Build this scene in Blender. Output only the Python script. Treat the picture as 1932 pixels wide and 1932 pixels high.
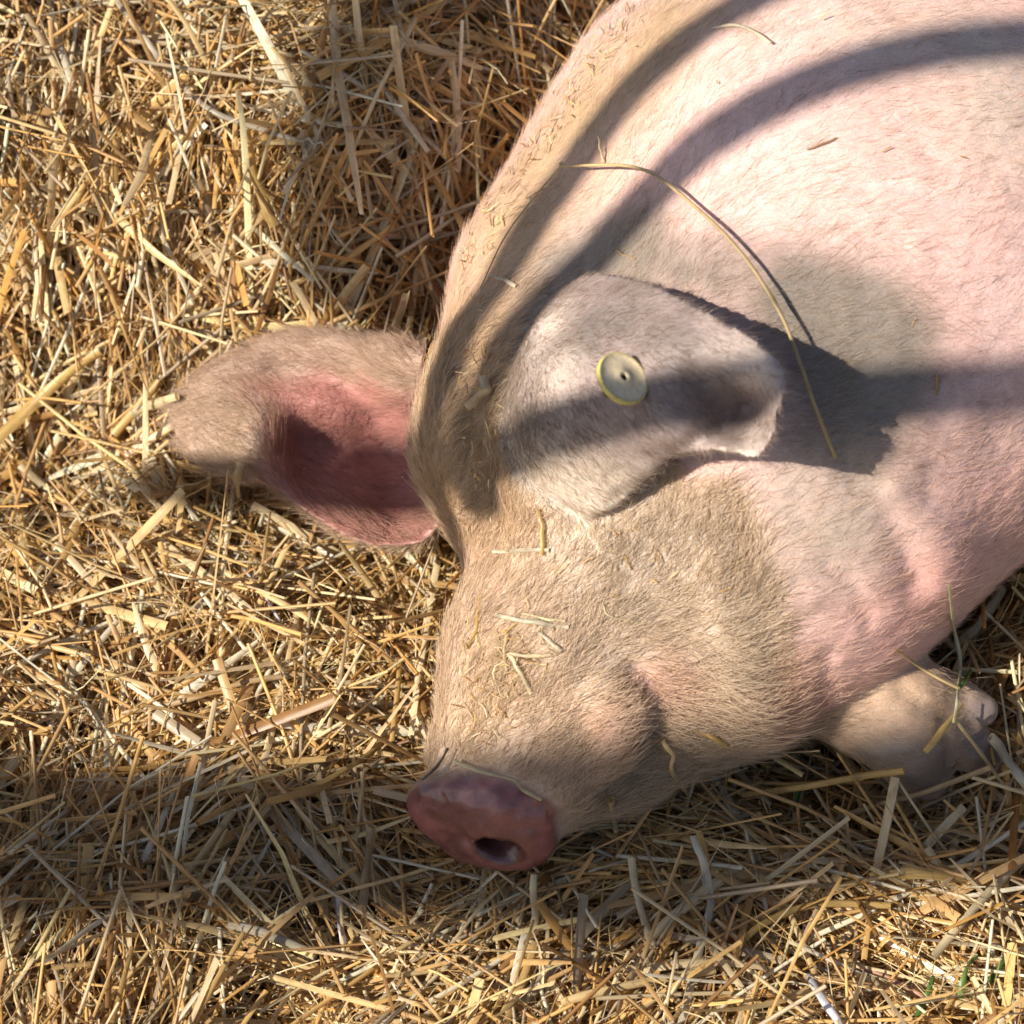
import bpy, bmesh, math, random, os
import numpy as np
from mathutils import Vector, Matrix

rng = np.random.default_rng(11)
random.seed(11)
scn = bpy.context.scene
for o in list(bpy.data.objects):
    bpy.data.objects.remove(o)

# ------------------------------------------------------------------ camera
PITCH = math.radians(50.0)
DIST = 1.6
LENS = 96.0
TARGET = np.array([0.0, 0.0, 0.08])
FWD = np.array([0.0, math.cos(PITCH), -math.sin(PITCH)])
RIGHT = np.array([1.0, 0.0, 0.0])
UP = np.array([0.0, math.sin(PITCH), math.cos(PITCH)])
CAM = TARGET - FWD * DIST
cam = bpy.data.cameras.new('camera')
cam.lens = LENS
cam.sensor_width = 36.0
cam.clip_start = 0.05
cam.clip_end = 200.0
cam.dof.use_dof = True
cam.dof.focus_distance = 1.53
cam.dof.aperture_fstop = 9.0
camo = bpy.data.objects.new('camera', cam)
scn.collection.objects.link(camo)
camo.location = CAM
camo.rotation_euler = (math.pi / 2 - PITCH, 0, 0)
scn.camera = camo

# ------------------------------------------------------------------ sky and sun
TOSUN = np.array([-0.67, -0.42, 0.63])
TOSUN /= np.linalg.norm(TOSUN)
EL = math.asin(TOSUN[2])
AZ = math.atan2(TOSUN[0], TOSUN[1])
w = bpy.data.worlds.new('World')
scn.world = w
w.use_nodes = True
nt = w.node_tree
sky = nt.nodes.new('ShaderNodeTexSky')
sky.sky_type = 'NISHITA'
sky.sun_disc = False
sky.sun_elevation = EL
sky.sun_rotation = AZ
nt.links.new(sky.outputs[0], nt.nodes['Background'].inputs[0])
nt.nodes['Background'].inputs[1].default_value = 0.068
sl = bpy.data.lights.new('sun', 'SUN')
sl.energy = 5.0
sl.angle = math.radians(0.55)
sl.color = (1.0, 0.92, 0.80)
so = bpy.data.objects.new('sun', sl)
scn.collection.objects.link(so)
so.rotation_euler = Vector(-TOSUN).to_track_quat('-Z', 'Y').to_euler()
scn.view_settings.view_transform = 'Standard'
scn.view_settings.look = 'None'
scn.view_settings.exposure = 0.74
scn.view_settings.gamma = 1.0
scn.cycles.max_bounces = 5
scn.cycles.diffuse_bounces = 4
scn.cycles.use_adaptive_sampling = True
scn.cycles.adaptive_threshold = 0.02
scn.cycles.transparent_max_bounces = 6

# ------------------------------------------------------------------ helpers
def ray(px, py):
    px = np.asarray(px, float); py = np.asarray(py, float)
    k = 36.0 / LENS / 1932.0
    d = FWD + ((px - 966) * k)[..., None] * RIGHT + ((966 - py) * k)[..., None] * UP
    return d / np.linalg.norm(d, axis=-1, keepdims=True)

def Q(px, py, z):
    """world point at height z seen along a direction"""
    d = ray(px, py)
    t = (np.asarray(z, float) - CAM[2]) / d[..., 2]
    return CAM + d * t[..., None]

def sstep(a, b, x):
    t = np.clip((x - a) / (b - a), 0, 1)
    return t * t * (3 - 2 * t)

class VNoise:
    """cheap value noise on a periodic lattice, trilinear with smooth fade"""
    def __init__(self, seed, n=32):
        self.n = n
        self.g = np.random.default_rng(seed).uniform(-1, 1, (n, n, n))
    def __call__(self, p, f):
        q = np.asarray(p) * f + 1000.0
        i = np.floor(q).astype(int); t = q - i
        t = t * t * (3 - 2 * t)
        n = self.n; r = 0
        for dx in (0, 1):
            for dy in (0, 1):
                for dz in (0, 1):
                    wgt = (t[..., 0] if dx else 1 - t[..., 0]) * (t[..., 1] if dy else 1 - t[..., 1]) * (t[..., 2] if dz else 1 - t[..., 2])
                    r = r + wgt * self.g[(i[..., 0] + dx) % n, (i[..., 1] + dy) % n, (i[..., 2] + dz) % n]
        return r
N1 = VNoise(1); N2 = VNoise(2); N3 = VNoise(3)

def link(o, parent=None):
    scn.collection.objects.link(o)
    if parent is not None:
        o.parent = parent
    return o

def tag(o, label=None, cat=None, group=None, kind=None):
    if label: o['label'] = label
    if cat: o['category'] = cat
    if group: o['group'] = group
    if kind: o['kind'] = kind
    return o

def np_mesh(name, V, F, mat, parent=None, smooth=True, cols=None, uvs=None):
    """F: (n,4) int array or list of lists"""
    me = bpy.data.meshes.new(name)
    V = np.ascontiguousarray(V, dtype=np.float32)
    if isinstance(F, np.ndarray):
        n, k = F.shape
        me.vertices.add(len(V)); me.vertices.foreach_set('co', V.ravel())
        me.loops.add(n * k); me.loops.foreach_set('vertex_index', F.astype(np.int32).ravel())
        me.polygons.add(n); me.polygons.foreach_set('loop_start', np.arange(0, n * k, k, dtype=np.int32))
        me.update(calc_edges=True)
        me.validate()
    else:
        me.from_pydata([tuple(v) for v in V], [], F)
        me.update()
    if smooth:
        me.polygons.foreach_set('use_smooth', np.ones(len(me.polygons), dtype=bool))
    if cols is not None:
        a = me.attributes.new('tint', 'FLOAT_COLOR', 'POINT')
        c = np.ones((len(V), 4), np.float32); c[:, :cols.shape[1]] = cols
        a.data.foreach_set('color', c.ravel())
    if uvs is not None:
        a = me.attributes.new('grain', 'FLOAT_VECTOR', 'POINT')
        c = np.zeros((len(V), 3), np.float32); c[:, :uvs.shape[1]] = uvs
        a.data.foreach_set('vector', c.ravel())
    me.materials.append(mat)
    o = bpy.data.objects.new(name, me)
    return link(o, parent)

class NB:
    """tiny node-building helper"""
    def __init__(self, name):
        self.m = bpy.data.materials.new(name); self.m.use_nodes = True
        self.t = self.m.node_tree; self.n = self.t.nodes
        self.p = self.n['Principled BSDF']; self.out = self.n['Material Output']
    def add(self, ty, **kw):
        nd = self.n.new(ty)
        for k, v in kw.items():
            setattr(nd, k, v)
        return nd
    def l(self, a, b): self.t.links.new(a, b)
    def noise(self, scale, detail=4, rough=0.55, vec=None):
        nd = self.add('ShaderNodeTexNoise'); nd.inputs['Scale'].default_value = scale
        nd.inputs['Detail'].default_value = detail; nd.inputs['Roughness'].default_value = rough
        if vec is not None: self.l(vec, nd.inputs['Vector'])
        return nd
    def ramp(self, src, stops):
        r = self.add('ShaderNodeValToRGB'); e = r.color_ramp.elements
        while len(e) < len(stops): e.new(0.5)
        for k, (p, c) in enumerate(stops):
            e[k].position = p; e[k].color = (c[0], c[1], c[2], 1) if isinstance(c, tuple) else (c, c, c, 1)
        self.l(src, r.inputs[0]); return r
    def mix(self, a, b, fac, mode='MIX'):
        m = self.add('ShaderNodeMix', data_type='RGBA', blend_type=mode)
        for s, v in ((m.inputs[6], a), (m.inputs[7], b), (m.inputs[0], fac)):
            if hasattr(v, 'is_linked'): self.l(v, s)
            elif isinstance(v, tuple): s.default_value = (*v, 1)
            else: s.default_value = v
        return m.outputs[2]

# ------------------------------------------------------------------ ground shape
def hgt(x, y):
    """top of the straw"""
    x = np.asarray(x, float); y = np.asarray(y, float)
    P3 = np.stack([x, y, 0 * x], -1)
    wob = 0.040 * N1(P3, 5.0)
    s = y - 0.085 - wob - 0.10 * sstep(-0.12, 0.1, x)
    bank = 0.185 * sstep(0.0, 0.18, s) + 0.05 * sstep(0.18, 0.6, s)
    fade = 1 - 0.75 * sstep(0.30, 0.7, x)
    right = 0.050 * np.exp(-(((x - 0.335) / 0.05) ** 2 + ((y + 0.02) / 0.10) ** 2))
    foot = 0.010 * np.exp(-(((x - 0.24) / 0.05) ** 2 + ((y + 0.20) / 0.035) ** 2))
    hollow = -0.010 * np.exp(-(((x - 0.06) / 0.16) ** 2 + ((y + 0.12) / 0.14) ** 2))
    # a dark gap where the bank falls away along the back of the animal
    ax, ay = x - 0.215, y - 0.135
    t = np.clip(ax * 0.5524 + ay * 0.8336, -0.12, 1.0)
    gap = np.hypot(ax - t * 0.5524, ay - t * 0.8336) - 0.205
    crev = -0.075 * np.exp(-(np.clip(gap, 0, None) / 0.045) ** 2) * sstep(0.10, 0.22, y)
    return bank * fade + right + foot + hollow + crev + (0.019 * N2(P3, 9.5) + 0.012 * N3(P3, 21.0)) * (1 - 0.6 * np.exp(-(((x + 0.02) / 0.09) ** 2 + ((y + 0.26) / 0.07) ** 2)))

# ------------------------------------------------------------------ the pig as a signed distance field
def ecap(p, a, b, r0, r1, bdir=None):
    """capsule with elliptical section: r = (across bdir, across third axis)"""
    a = np.asarray(a, float); b = np.asarray(b, float)
    ab = b - a; L2 = ab @ ab
    q = p - a
    t = np.clip((q @ ab) / L2, 0, 1)
    q = q - t[..., None] * ab
    if bdir is None:
        r = r0[0] + (r1[0] - r0[0]) * t
        return np.linalg.norm(q, axis=-1) - r
    ax = ab / math.sqrt(L2)
    e = np.asarray(bdir, float); e = e - (e @ ax) * ax; e /= np.linalg.norm(e)
    f = np.cross(ax, e)
    rb = r0[0] + (r1[0] - r0[0]) * t; rc = r0[1] + (r1[1] - r0[1]) * t
    ra = 0.5 * (rb + rc)
    u, v, s = q @ e, q @ f, q @ ax
    k0 = np.sqrt((u / rb) ** 2 + (v / rc) ** 2 + (s / ra) ** 2)
    k1 = np.sqrt((u / rb ** 2) ** 2 + (v / rc ** 2) ** 2 + (s / ra ** 2) ** 2) + 1e-9
    return np.where(k0 < 1e-4, -np.minimum(rb, rc), k0 * (k0 - 1) / k1)

def smin(a, b, k):
    h = np.clip(k - np.abs(a - b), 0, None) / k
    return np.minimum(a, b) - h * h * h * k / 6

def smax(a, b, k): return -smin(-a, -b, k)

AX = np.array([0.55, 0.83, 0.0]); AX /= np.linalg.norm(AX)
DV = np.array([-AX[1], AX[0], 0.0])
DN = np.array([-0.20, -0.95, 0.04]); DN /= np.linalg.norm(DN)      # the way the snout disc faces
DC = Q(900, 1560, 0.047)
DE = math.cos(math.radians(22)) * RIGHT - math.sin(math.radians(22)) * UP   # long axis of the disc
DE = DE - (DE @ DN) * DN; DE /= np.linalg.norm(DE)
DF = np.cross(DN, DE)
if DF[2] < 0: DF = -DF

def torso(p):
    d = ecap(p, (0.215, 0.135, 0.165), (0.72, 0.90, 0.18), (0.205, 0.175), (0.235, 0.19), DV)
    d = smin(d, ecap(p, (0.135, 0.02, 0.14), Q(1160, 800, 0.125), (0.165, 0.14), (0.100, 0.098), DV), 0.10)
    d = smin(d, ecap(p, Q(1390, 880, 0.13), Q(1490, 1060, 0.095), (0.108,), (0.066,)), 0.08)
    d = smin(d, ecap(p, Q(1490, 1060, 0.095), Q(1790, 680, 0.15), (0.060,), (0.068,)), 0.06)
    d = smin(d, ecap(p, Q(1120, 560, 0.15), Q(1330, 300, 0.17), (0.085,), (0.10,)), 0.06)
    d = smin(d, ecap(p, (0.44, 0.20, 0.13), (0.85, 0.72, 0.14), (0.12,), (0.14,)), 0.10)
    return d

def head(p):
    d = ecap(p, Q(1100, 850, 0.128), Q(1150, 1110, 0.100), (0.096, 0.098), (0.060, 0.072), RIGHT)
    d = smin(d, ecap(p, Q(1140, 1120, 0.100), Q(1055, 1250, 0.086), (0.066, 0.070), (0.060, 0.060), RIGHT), 0.03)
    d = smin(d, ecap(p, Q(1050, 1250, 0.086), Q(968, 1440, 0.060), (0.060, 0.060), (0.047, 0.042), RIGHT), 0.03)
    d = smin(d, ecap(p, Q(1250, 1000, 0.112), Q(1350, 1180, 0.085), (0.092,), (0.068,)), 0.05)
    d = smin(d, ecap(p, Q(1290, 1240, 0.065), Q(1150, 1415, 0.042), (0.056,), (0.036,)), 0.05)
    return d

def disc(p):
    q = p - DC
    u, v, s = q @ DE, q @ DF, q @ DN
    rad = np.sqrt((u / 0.0490) ** 2 + (v / 0.0385) ** 2 + 1e-12)
    ang = np.arctan2(v, u)
    d2 = (rad - 1) * 0.038
    face = s - 0.013 + 0.0060 * np.clip(rad, 0, 1.3) ** 2 - 0.003 * np.cos(ang * 1.0)
    dd = smax(smax(d2, face, 0.034), -s - 0.016, 0.022) + 0.0015
    return dd

def nostrils(p):
    out = None
    for (u, v, r, dep) in ((0.011, 0.004, 0.0105, 0.032), (-0.021, -0.024, 0.0075, 0.02)):
        c = DC + DE * u + DF * v + DN * 0.010
        n = ecap(p, c + DN * 0.006 + DE * 0.006 - DF * 0.003, c - DN * dep - DE * 0.012, (r * 1.25, r * 1.0), (r * 0.8, r * 0.65), DE)
        out = n if out is None else np.minimum(out, n)
    return out
def disc_cut(p, d):
    return smax(d, -nostrils(p), 0.006)

def leg(p):
    d = ecap(p, Q(1540, 1250, 0.06), Q(1685, 1335, 0.050), (0.040,), (0.031,))
    d = smin(d, ecap(p, Q(1685, 1338, 0.048), Q(1716, 1388, 0.036), (0.030,), (0.0265,)), 0.02)
    d = smin(d, ecap(p, Q(1718, 1395, 0.034), Q(1744, 1455, 0.016), (0.0255,), (0.0165,)), 0.006)
    d = smin(d, ecap(p, Q(1720, 1325, 0.052), Q(1812, 1324, 0.050), (0.022,), (0.0120,)), 0.014)
    d = smin(d, ecap(p, Q(1824, 1328, 0.050), Q(1852, 1340, 0.047), (0.0108,), (0.0094,)), 0.002)
    d = smin(d, ecap(p, Q(1770, 1385, 0.034), Q(1820, 1402, 0.026), (0.018,), (0.0150,)), 0.006)
    d = smin(d, ecap(p, Q(1824, 1406, 0.026), Q(1858, 1430, 0.014), (0.0155,), (0.0105,)), 0.003)
    return d

def rear(p):
    d = ecap(p, (0.80, 0.72, 0.12), (0.98, 0.42, 0.07), (0.13,), (0.055,))
    d = smin(d, ecap(p, (0.98, 0.42, 0.07), (0.86, 0.22, 0.05), (0.05,), (0.032,)), 0.05)
    return d

STROKES = []      # (points (n,3), amount (+ out, - in), width)
def body_base(p):
    d = smin(torso(p), head(p), 0.042)
    d = smin(d, disc(p), 0.010)
    d = smin(d, leg(p), 0.008)
    return smin(d, rear(p), 0.06)

def polydist(p, pts):
    out = np.full(p.shape[:-1], 1e9)
    for a, b in zip(pts[:-1], pts[1:]):
        ab = b - a
        t = np.clip(((p - a) @ ab) / (ab @ ab + 1e-12), 0, 1)
        out = np.minimum(out, np.linalg.norm(p - a - t[..., None] * ab, axis=-1))
    return out

def body(p):
    d = body_base(p)
    for pts, amt, wid in STROKES:
        d = d - amt * np.exp(-(polydist(p, pts) / wid) ** 2)
    return disc_cut(p, d)

def trace(px, py, fn, ground=True):
    d = ray(px, py)
    p = CAM + d * 0.9
    t = np.full(d.shape[:-1], 0.9)
    for _ in range(46):
        p = CAM + d * t[..., None]
        s = fn(p)
        if ground:
            s = np.minimum(s, (p[..., 2] - hgt(p[..., 0], p[..., 1])) * 0.7)
        t = t + s * 0.85
    return CAM + d * t[..., None]

def hits(pts, fn=body_base, ground=True):
    a = np.asarray(pts, float)
    return trace(a[:, 0], a[:, 1], fn, ground)

def stroke(pts, amt, wid):
    STROKES.append((hits(pts), amt, wid))

# folds, cheek and lip as seen along the head
stroke([(1190, 1280), (1212, 1330), (1206, 1400), (1180, 1465)], -0.006, 0.008)      # fold behind the lip
stroke([(1135, 1310), (1160, 1360), (1156, 1430)], 0.011, 0.011)                     # upper lip
stroke([(1255, 1250), (1330, 1260), (1400, 1330)], 0.006, 0.022)                     # cheek
stroke([(1395, 960), (1425, 1060), (1440, 1170), (1452, 1290), (1455, 1370)], -0.001, 0.010)   # neck fold
stroke([(1400, 1000), (1330, 950), (1220, 930)], -0.003, 0.014)
stroke([(1530, 1350), (1548, 1300), (1560, 1240)], -0.0025, 0.007)
stroke([(1640, 900), (1690, 1000), (1730, 1100)], -0.003, 0.010)
stroke([(1660, 830), (1730, 800), (1800, 790)], 0.005, 0.022)
stroke([(1690, 930), (1760, 1010), (1790, 1080)], 0.005, 0.018)
stroke([(830, 1440), (930, 1462), (1030, 1500), (1075, 1560)], -0.004, 0.008)        # groove behind the disc
stroke([(880, 700), (905, 860), (925, 1000)], -0.006, 0.014)                         # between the ears
stroke([(860, 640), (835, 760), (850, 900)], 0.005, 0.020)
stroke([(1700, 1300), (1745, 1335), (1790, 1352)], -0.0025, 0.005)                    # wrist crease
for q_ in ([(1600, 880), (1650, 850), (1720, 845)], [(1610, 910), (1680, 900), (1750, 930)], [(1590, 860), (1600, 800), (1660, 770)], [(1500, 1180), (1560, 1150), (1640, 1160)],
           [(1560, 1060), (1610, 1100), (1640, 1180)], [(1240, 940), (1300, 975), (1370, 985)], [(1180, 1010), (1230, 1040), (1270, 1090)], [(1330, 1290), (1380, 1330), (1400, 1380)]):
    stroke(q_, -0.0016, 0.006)
#
stroke([(1640, 1370), (1670, 1395), (1700, 1400)], -0.0015, 0.005)
stroke([(1780, 1375), (1790, 1410), (1796, 1460)], -0.004, 0.0045)
stroke([(1655, 1425), (1715, 1408), (1775, 1412)], 0.0016, 0.004)                    # cleft between the claws

def surface_nets(vol, org, h):
    nx, ny, nz = vol.shape
    s = vol < 0
    cs = [s[i:nx - 1 + i, j:ny - 1 + j, k:nz - 1 + k] for i in (0, 1) for j in (0, 1) for k in (0, 1)]
    anyc = np.logical_or.reduce(cs); allc = np.logical_and.reduce(cs)
    m = anyc & ~allc
    idx = np.full(m.shape, -1, int); ii = np.argwhere(m); idx[m] = np.arange(len(ii))
    acc = np.zeros((len(ii), 3)); cnt = np.zeros(len(ii))
    C = [np.array(c) for c in ((0,0,0),(0,0,1),(0,1,0),(0,1,1),(1,0,0),(1,0,1),(1,1,0),(1,1,1))]
    for a in range(8):
        for b in range(a + 1, 8):
            if np.abs(C[a] - C[b]).sum() != 1: continue
            va = vol[tuple((ii + C[a]).T)]; vb = vol[tuple((ii + C[b]).T)]
            x = (va < 0) != (vb < 0)
            t = np.where(x, va / np.where(x, va - vb, 1), 0)
            acc += np.where(x[:, None], C[a] + t[:, None] * (C[b] - C[a]), 0); cnt += x
    V = org + (ii + acc / cnt[:, None]) * h
    F = []
    for ax in range(3):
        s0 = [slice(None)] * 3; s1 = [slice(None)] * 3
        s0[ax] = slice(0, -1); s1[ax] = slice(1, None)
        e = np.argwhere(s[tuple(s0)] != s[tuple(s1)])
        b, c = (ax + 1) % 3, (ax + 2) % 3
        e = e[(e[:, b] > 0) & (e[:, c] > 0) & (e[:, b] < vol.shape[b] - 1) & (e[:, c] < vol.shape[c] - 1)]
        ub = np.eye(3, dtype=int)[b]; uc = np.eye(3, dtype=int)[c]
        q = np.stack([idx[tuple((e - ub - uc).T)], idx[tuple((e - uc).T)], idx[tuple(e.T)], idx[tuple((e - ub).T)]], 1)
        inside = s[tuple(e.T)]
        q[~inside] = q[~inside][:, ::-1]
        F.append(q)
    return V, np.concatenate(F)

def catmull(P, n):
    """P (m, ...) -> n samples along the first axis"""
    m = len(P)
    Pe = np.concatenate([2 * P[:1] - P[1:2], P, 2 * P[-1:] - P[-2:-1]])
    u = np.linspace(0, m - 1, n); i = np.minimum(u.astype(int), m - 2); t = (u - i).reshape((-1,) + (1,) * (P.ndim - 1))
    p0, p1, p2, p3 = Pe[i], Pe[i + 1], Pe[i + 2], Pe[i + 3]
    return 0.5 * (2 * p1 + (p2 - p0) * t + (2 * p0 - 5 * p1 + 4 * p2 - p3) * t ** 2 + (3 * p1 - p0 - 3 * p2 + p3) * t ** 3)

def ear_sheet(G, n=56):
    """G (rows, cols, 3) control net -> sheet of points (n, n, 3) and its normals"""
    S = catmull(G, n)
    S = catmull(np.swapaxes(S, 0, 1), n)
    S = np.swapaxes(S, 0, 1)
    du = np.gradient(S, axis=0); dv = np.gradient(S, axis=1)
    nn = np.cross(du, dv); nn /= np.linalg.norm(nn, axis=-1, keepdims=True) + 1e-12
    if (nn @ -FWD).mean() < 0: nn = -nn
    return S, nn

def ear_solid(S, nn, thick):
    n, m = S.shape[:2]
    uu = np.linspace(0, 1, n)[:, None]; vv = np.linspace(0, 1, m)[None, :]
    edge = np.minimum(np.minimum(vv, 1 - vv), (1 - uu))
    th = thick * (0.45 + 0.55 * sstep(0, 0.10, edge)) * (1.5 - 0.6 * uu)
    A = S + nn * th[..., None] * 0.5; B = S - nn * th[..., None] * 0.5
    V = np.concatenate([A.reshape(-1, 3), B.reshape(-1, 3)])
    i = np.arange(n * m).reshape(n, m); o = n * m
    f = np.stack([i[:-1, :-1], i[1:, :-1], i[1:, 1:], i[:-1, 1:]], -1).reshape(-1, 4)
    F = [f, f[:, ::-1] + o]
    for a, b in ((i[0, :-1], i[0, 1:]), (i[-1, 1:], i[-1, :-1]), (i[1:, 0], i[:-1, 0]), (i[:-1, -1], i[1:, -1])):
        F.append(np.stack([a, b, b + o, a + o], -1))
    return V, np.concatenate(F)

earA = [  # the ear with the tag: base to tip, upper edge to lower edge, lift towards the eye of the beholder
    [(1010, 620, -.015), (968, 700, -.012), (948, 785, -.012), (965, 870, -.012), (1040, 940, -.012)],
    [(1058, 548, .010), (1030, 670, .036), (1026, 785, .044), (1050, 880, .028), (1116, 975, .003)],
    [(1140, 516, .028), (1150, 640, .058), (1150, 755, .064), (1155, 850, .048), (1204, 920, .018)],
    [(1255, 545, .046), (1265, 645, .060), (1275, 735, .056), (1272, 812, .056), (1262, 866, .034)],
    [(1365, 605, .058), (1360, 690, .054), (1368, 752, .026), (1360, 812, .030), (1340, 852, .052)],
    [(1440, 652, .064), (1432, 715, .056), (1425, 765, .022), (1412, 815, .030), (1395, 862, .058)],
    [(1490, 702, .070), (1482, 745, .074), (1472, 785, .072), (1456, 828, .070), (1432, 874, .064)],
]
EA = np.array(earA)
base = hits(EA[..., :2].reshape(-1, 2), ground=False).reshape(EA.shape)
EAw = base - ray(EA[..., 0], EA[..., 1]) * EA[..., 2:3]
earB = [  # the ear lying on the straw: base to tip, back of the rolled rim to lower edge, height
    [(800, 664, .112), (802, 680, .130), (806, 740, .100), (812, 800, .068), (818, 870, .048), (826, 940, .052), (836, 990, .074)],
    [(735, 648, .108), (728, 664, .120), (730, 735, .088), (735, 790, .056), (742, 870, .034), (752, 955, .038), (778, 1026, .064)],
    [(640, 630, .096), (632, 645, .106), (636, 710, .080), (642, 765, .072), (650, 850, .042), (660, 940, .042), (686, 1018, .062)],
    [(550, 628, .084), (540, 643, .092), (545, 710, .076), (552, 765, .074), (556, 830, .052), (562, 900, .048), (585, 972, .056)],
    [(468, 650, .076), (463, 665, .083), (470, 725, .078), (478, 770, .080), (488, 820, .084), (492, 865, .074), (506, 918, .058)],
    [(392, 700, .066), (390, 710, .073), (398, 750, .073), (408, 790, .073), (418, 835, .068), (428, 872, .064), (440, 912, .056)],
    [(318, 762, .054), (315, 768, .057), (312, 780, .058), (316, 796, .058), (322, 815, .056), (332, 838, .054), (350, 866, .050)],
]
EB = np.array(earB)
EBw = Q(EB[..., 0], EB[..., 1], EB[..., 2])
SA, NA = ear_sheet(EAw)
SA = SA + NA * (0.0022 * N1(SA, 38.0) + 0.0012 * N2(SA, 95.0))[..., None]
SB, NB_ = ear_sheet(EBw)
SB = SB + NB_ * (0.0026 * N1(SB, 30.0) + 0.0014 * N2(SB, 85.0))[..., None]

def build_pig_mesh():
    h = 0.0085
    org = np.array([-0.30, -0.30, -0.04]); top = np.array([1.10, 1.22, 0.42])
    n = np.ceil((top - org) / h).astype(int)
    g = [org[k] + h * np.arange(n[k]) for k in range(3)]
    vol = np.empty(n)
    for i in range(0, n[0], 12):
        P = np.stack(np.meshgrid(g[0][i:i + 12], g[1], g[2], indexing='ij'), -1)
        vol[i:i + 12] = np.maximum(body_base(P), 0.062 - np.linalg.norm(P - DC, axis=-1))
    V, F = surface_nets(vol, org, h)
    h2 = 0.0022; o2 = DC - 0.074
    g2 = [o2[k] + h2 * np.arange(68) for k in range(3)]
    P = np.stack(np.meshgrid(*g2, indexing='ij'), -1)
    v2, f2 = surface_nets(np.maximum(body(P), np.linalg.norm(P - DC, axis=-1) - 0.070), o2, h2)
    f2 = f2 + len(V); V = np.concatenate([V, v2]); F = np.concatenate([F, f2])
    va, fa = ear_solid(SA, NA, 0.0052); vb, fb = ear_solid(SB, NB_, 0.0050)
    fa = fa + len(V); fb = fb + len(V) + len(va)
    V = np.concatenate([V, va, vb]); F = np.concatenate([F, fa, fb])
    mt = bpy.data.materials.new('temp')
    o = np_mesh('raw', V, F, mt)
    m = o.modifiers.new('r', 'REMESH'); m.mode = 'VOXEL'; m.voxel_size = 0.0026; m.use_smooth_shade = True
    m2 = o.modifiers.new('s', 'SMOOTH'); m2.factor = 0.5; m2.iterations = 3
    dg = bpy.context.evaluated_depsgraph_get()
    me = bpy.data.meshes.new_from_object(o.evaluated_get(dg))
    V = np.empty(len(me.vertices) * 3, np.float32); me.vertices.foreach_get('co', V); V = V.reshape(-1, 3).astype(float)
    F = np.empty(len(me.loops), np.int32); me.loops.foreach_get('vertex_index', F); F = F.reshape(-1, 4)
    bpy.data.objects.remove(o); bpy.data.meshes.remove(me); bpy.data.materials.remove(mt)
    return V, F

def near_cloud(V, cloud, r):
    """distance to a cloud of points for those V within its box, else big"""
    out = np.full(len(V), 1.0)
    lo = cloud.min(0) - r; hi = cloud.max(0) + r
    ix = np.where(np.all((V > lo) & (V < hi), 1))[0]
    for c in range(0, len(ix), 2000):
        j = ix[c:c + 2000]
        out[j] = np.sqrt(((V[j, None, :] - cloud[None]) ** 2).sum(-1).min(1))
    return out

def grad(fn, p, e=0.0015):
    g = np.stack([fn(p + d) - fn(p - d) for d in np.eye(3) * e], -1) / (2 * e)
    return g

PV, PF = build_pig_mesh()
cloudA = SA[::2, ::2].reshape(-1, 3); cloudB = SB[::2, ::2].reshape(-1, 3)
dA = near_cloud(PV, cloudA, 0.03); dB = near_cloud(PV, cloudB, 0.03)
dear = np.minimum(dA, dB)
fixw = sstep(0.007, 0.016, dear)
near = (PV[:, 0] < 0.42) & (PV[:, 1] < 0.45) & (fixw > 0)
for it in range(4):
    p = PV[near]
    d = body(p)
    if it % 2 == 0: g = grad(body, p)
    PV[near] = p - (np.clip(d, -0.006, 0.006) * fixw[near] / np.maximum((g * g).sum(-1), 0.3))[:, None] * g

def vnormals(V, F):
    fn = np.cross(V[F[:, 2]] - V[F[:, 0]], V[F[:, 3]] - V[F[:, 1]])
    n = np.zeros_like(V)
    for k in range(4):
        for c in range(3):
            n[:, c] += np.bincount(F[:, k], weights=fn[:, c], minlength=len(V))
    return n / (np.linalg.norm(n, axis=1, keepdims=True) + 1e-12), np.linalg.norm(fn, axis=1) / 2
PN, PA = vnormals(PV, PF)
# small unevenness of the hide
bump = 0.0030 * N2(PV, 9.0) * (torso(PV) < 0.02) + 0.0009 * N1(PV, 28.0) + 0.0005 * N2(PV, 75.0) + 0.0003 * N3(PV, 190.0)
PV = PV + PN * (bump * np.where(dear < 0.008, 0.6, 1.0))[:, None]
PN, PA = vnormals(PV, PF)
print('pig verts', len(PV))

def proj(p):
    q = np.asarray(p) - CAM
    z = q @ FWD; k = 36.0 / LENS / 1932.0
    return np.stack([966 + (q @ RIGHT) / z / k, 966 - (q @ UP) / z / k], -1)

# ------------------------------------------------------------------ colours of the hide
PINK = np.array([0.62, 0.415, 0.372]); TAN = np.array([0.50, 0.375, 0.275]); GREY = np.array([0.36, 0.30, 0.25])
ROSE = np.array([0.66, 0.37, 0.325]); RED = np.array([0.225, 0.080, 0.072]); INNER = np.array([0.29, 0.122, 0.108])
HORN = np.array([0.15, 0.115, 0.10]); CREAM = np.array([0.66, 0.53, 0.43])
BN = 0.6 + 0.9 * N1(PV, 35.0) + 0.5 * N2(PV, 90.0)
def blobs(col, pts, rgb, r, s, fn=body_base, P=None):
    c = hits(pts, fn, ground=False) if P is None else P
    for q in c:
        j = np.where(np.all(np.abs(PV - q) < 2.6 * r, 1))[0]
        w_ = np.exp(-(np.linalg.norm(PV[j] - q, axis=1) / r) ** 2) * s
        w_ = np.clip(w_ * (0.65 + 0.5 * BN[j]), 0, 1)
        col[j] += w_[:, None] * (rgb - col[j])
col = np.tile(PINK, (len(PV), 1))
col += (0.035 * N1(PV, 14.0) + 0.03 * N2(PV, 48.0) + 0.02 * N3(PV, 150.0))[:, None] * np.array([1, 1.1, 1.1])
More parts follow.
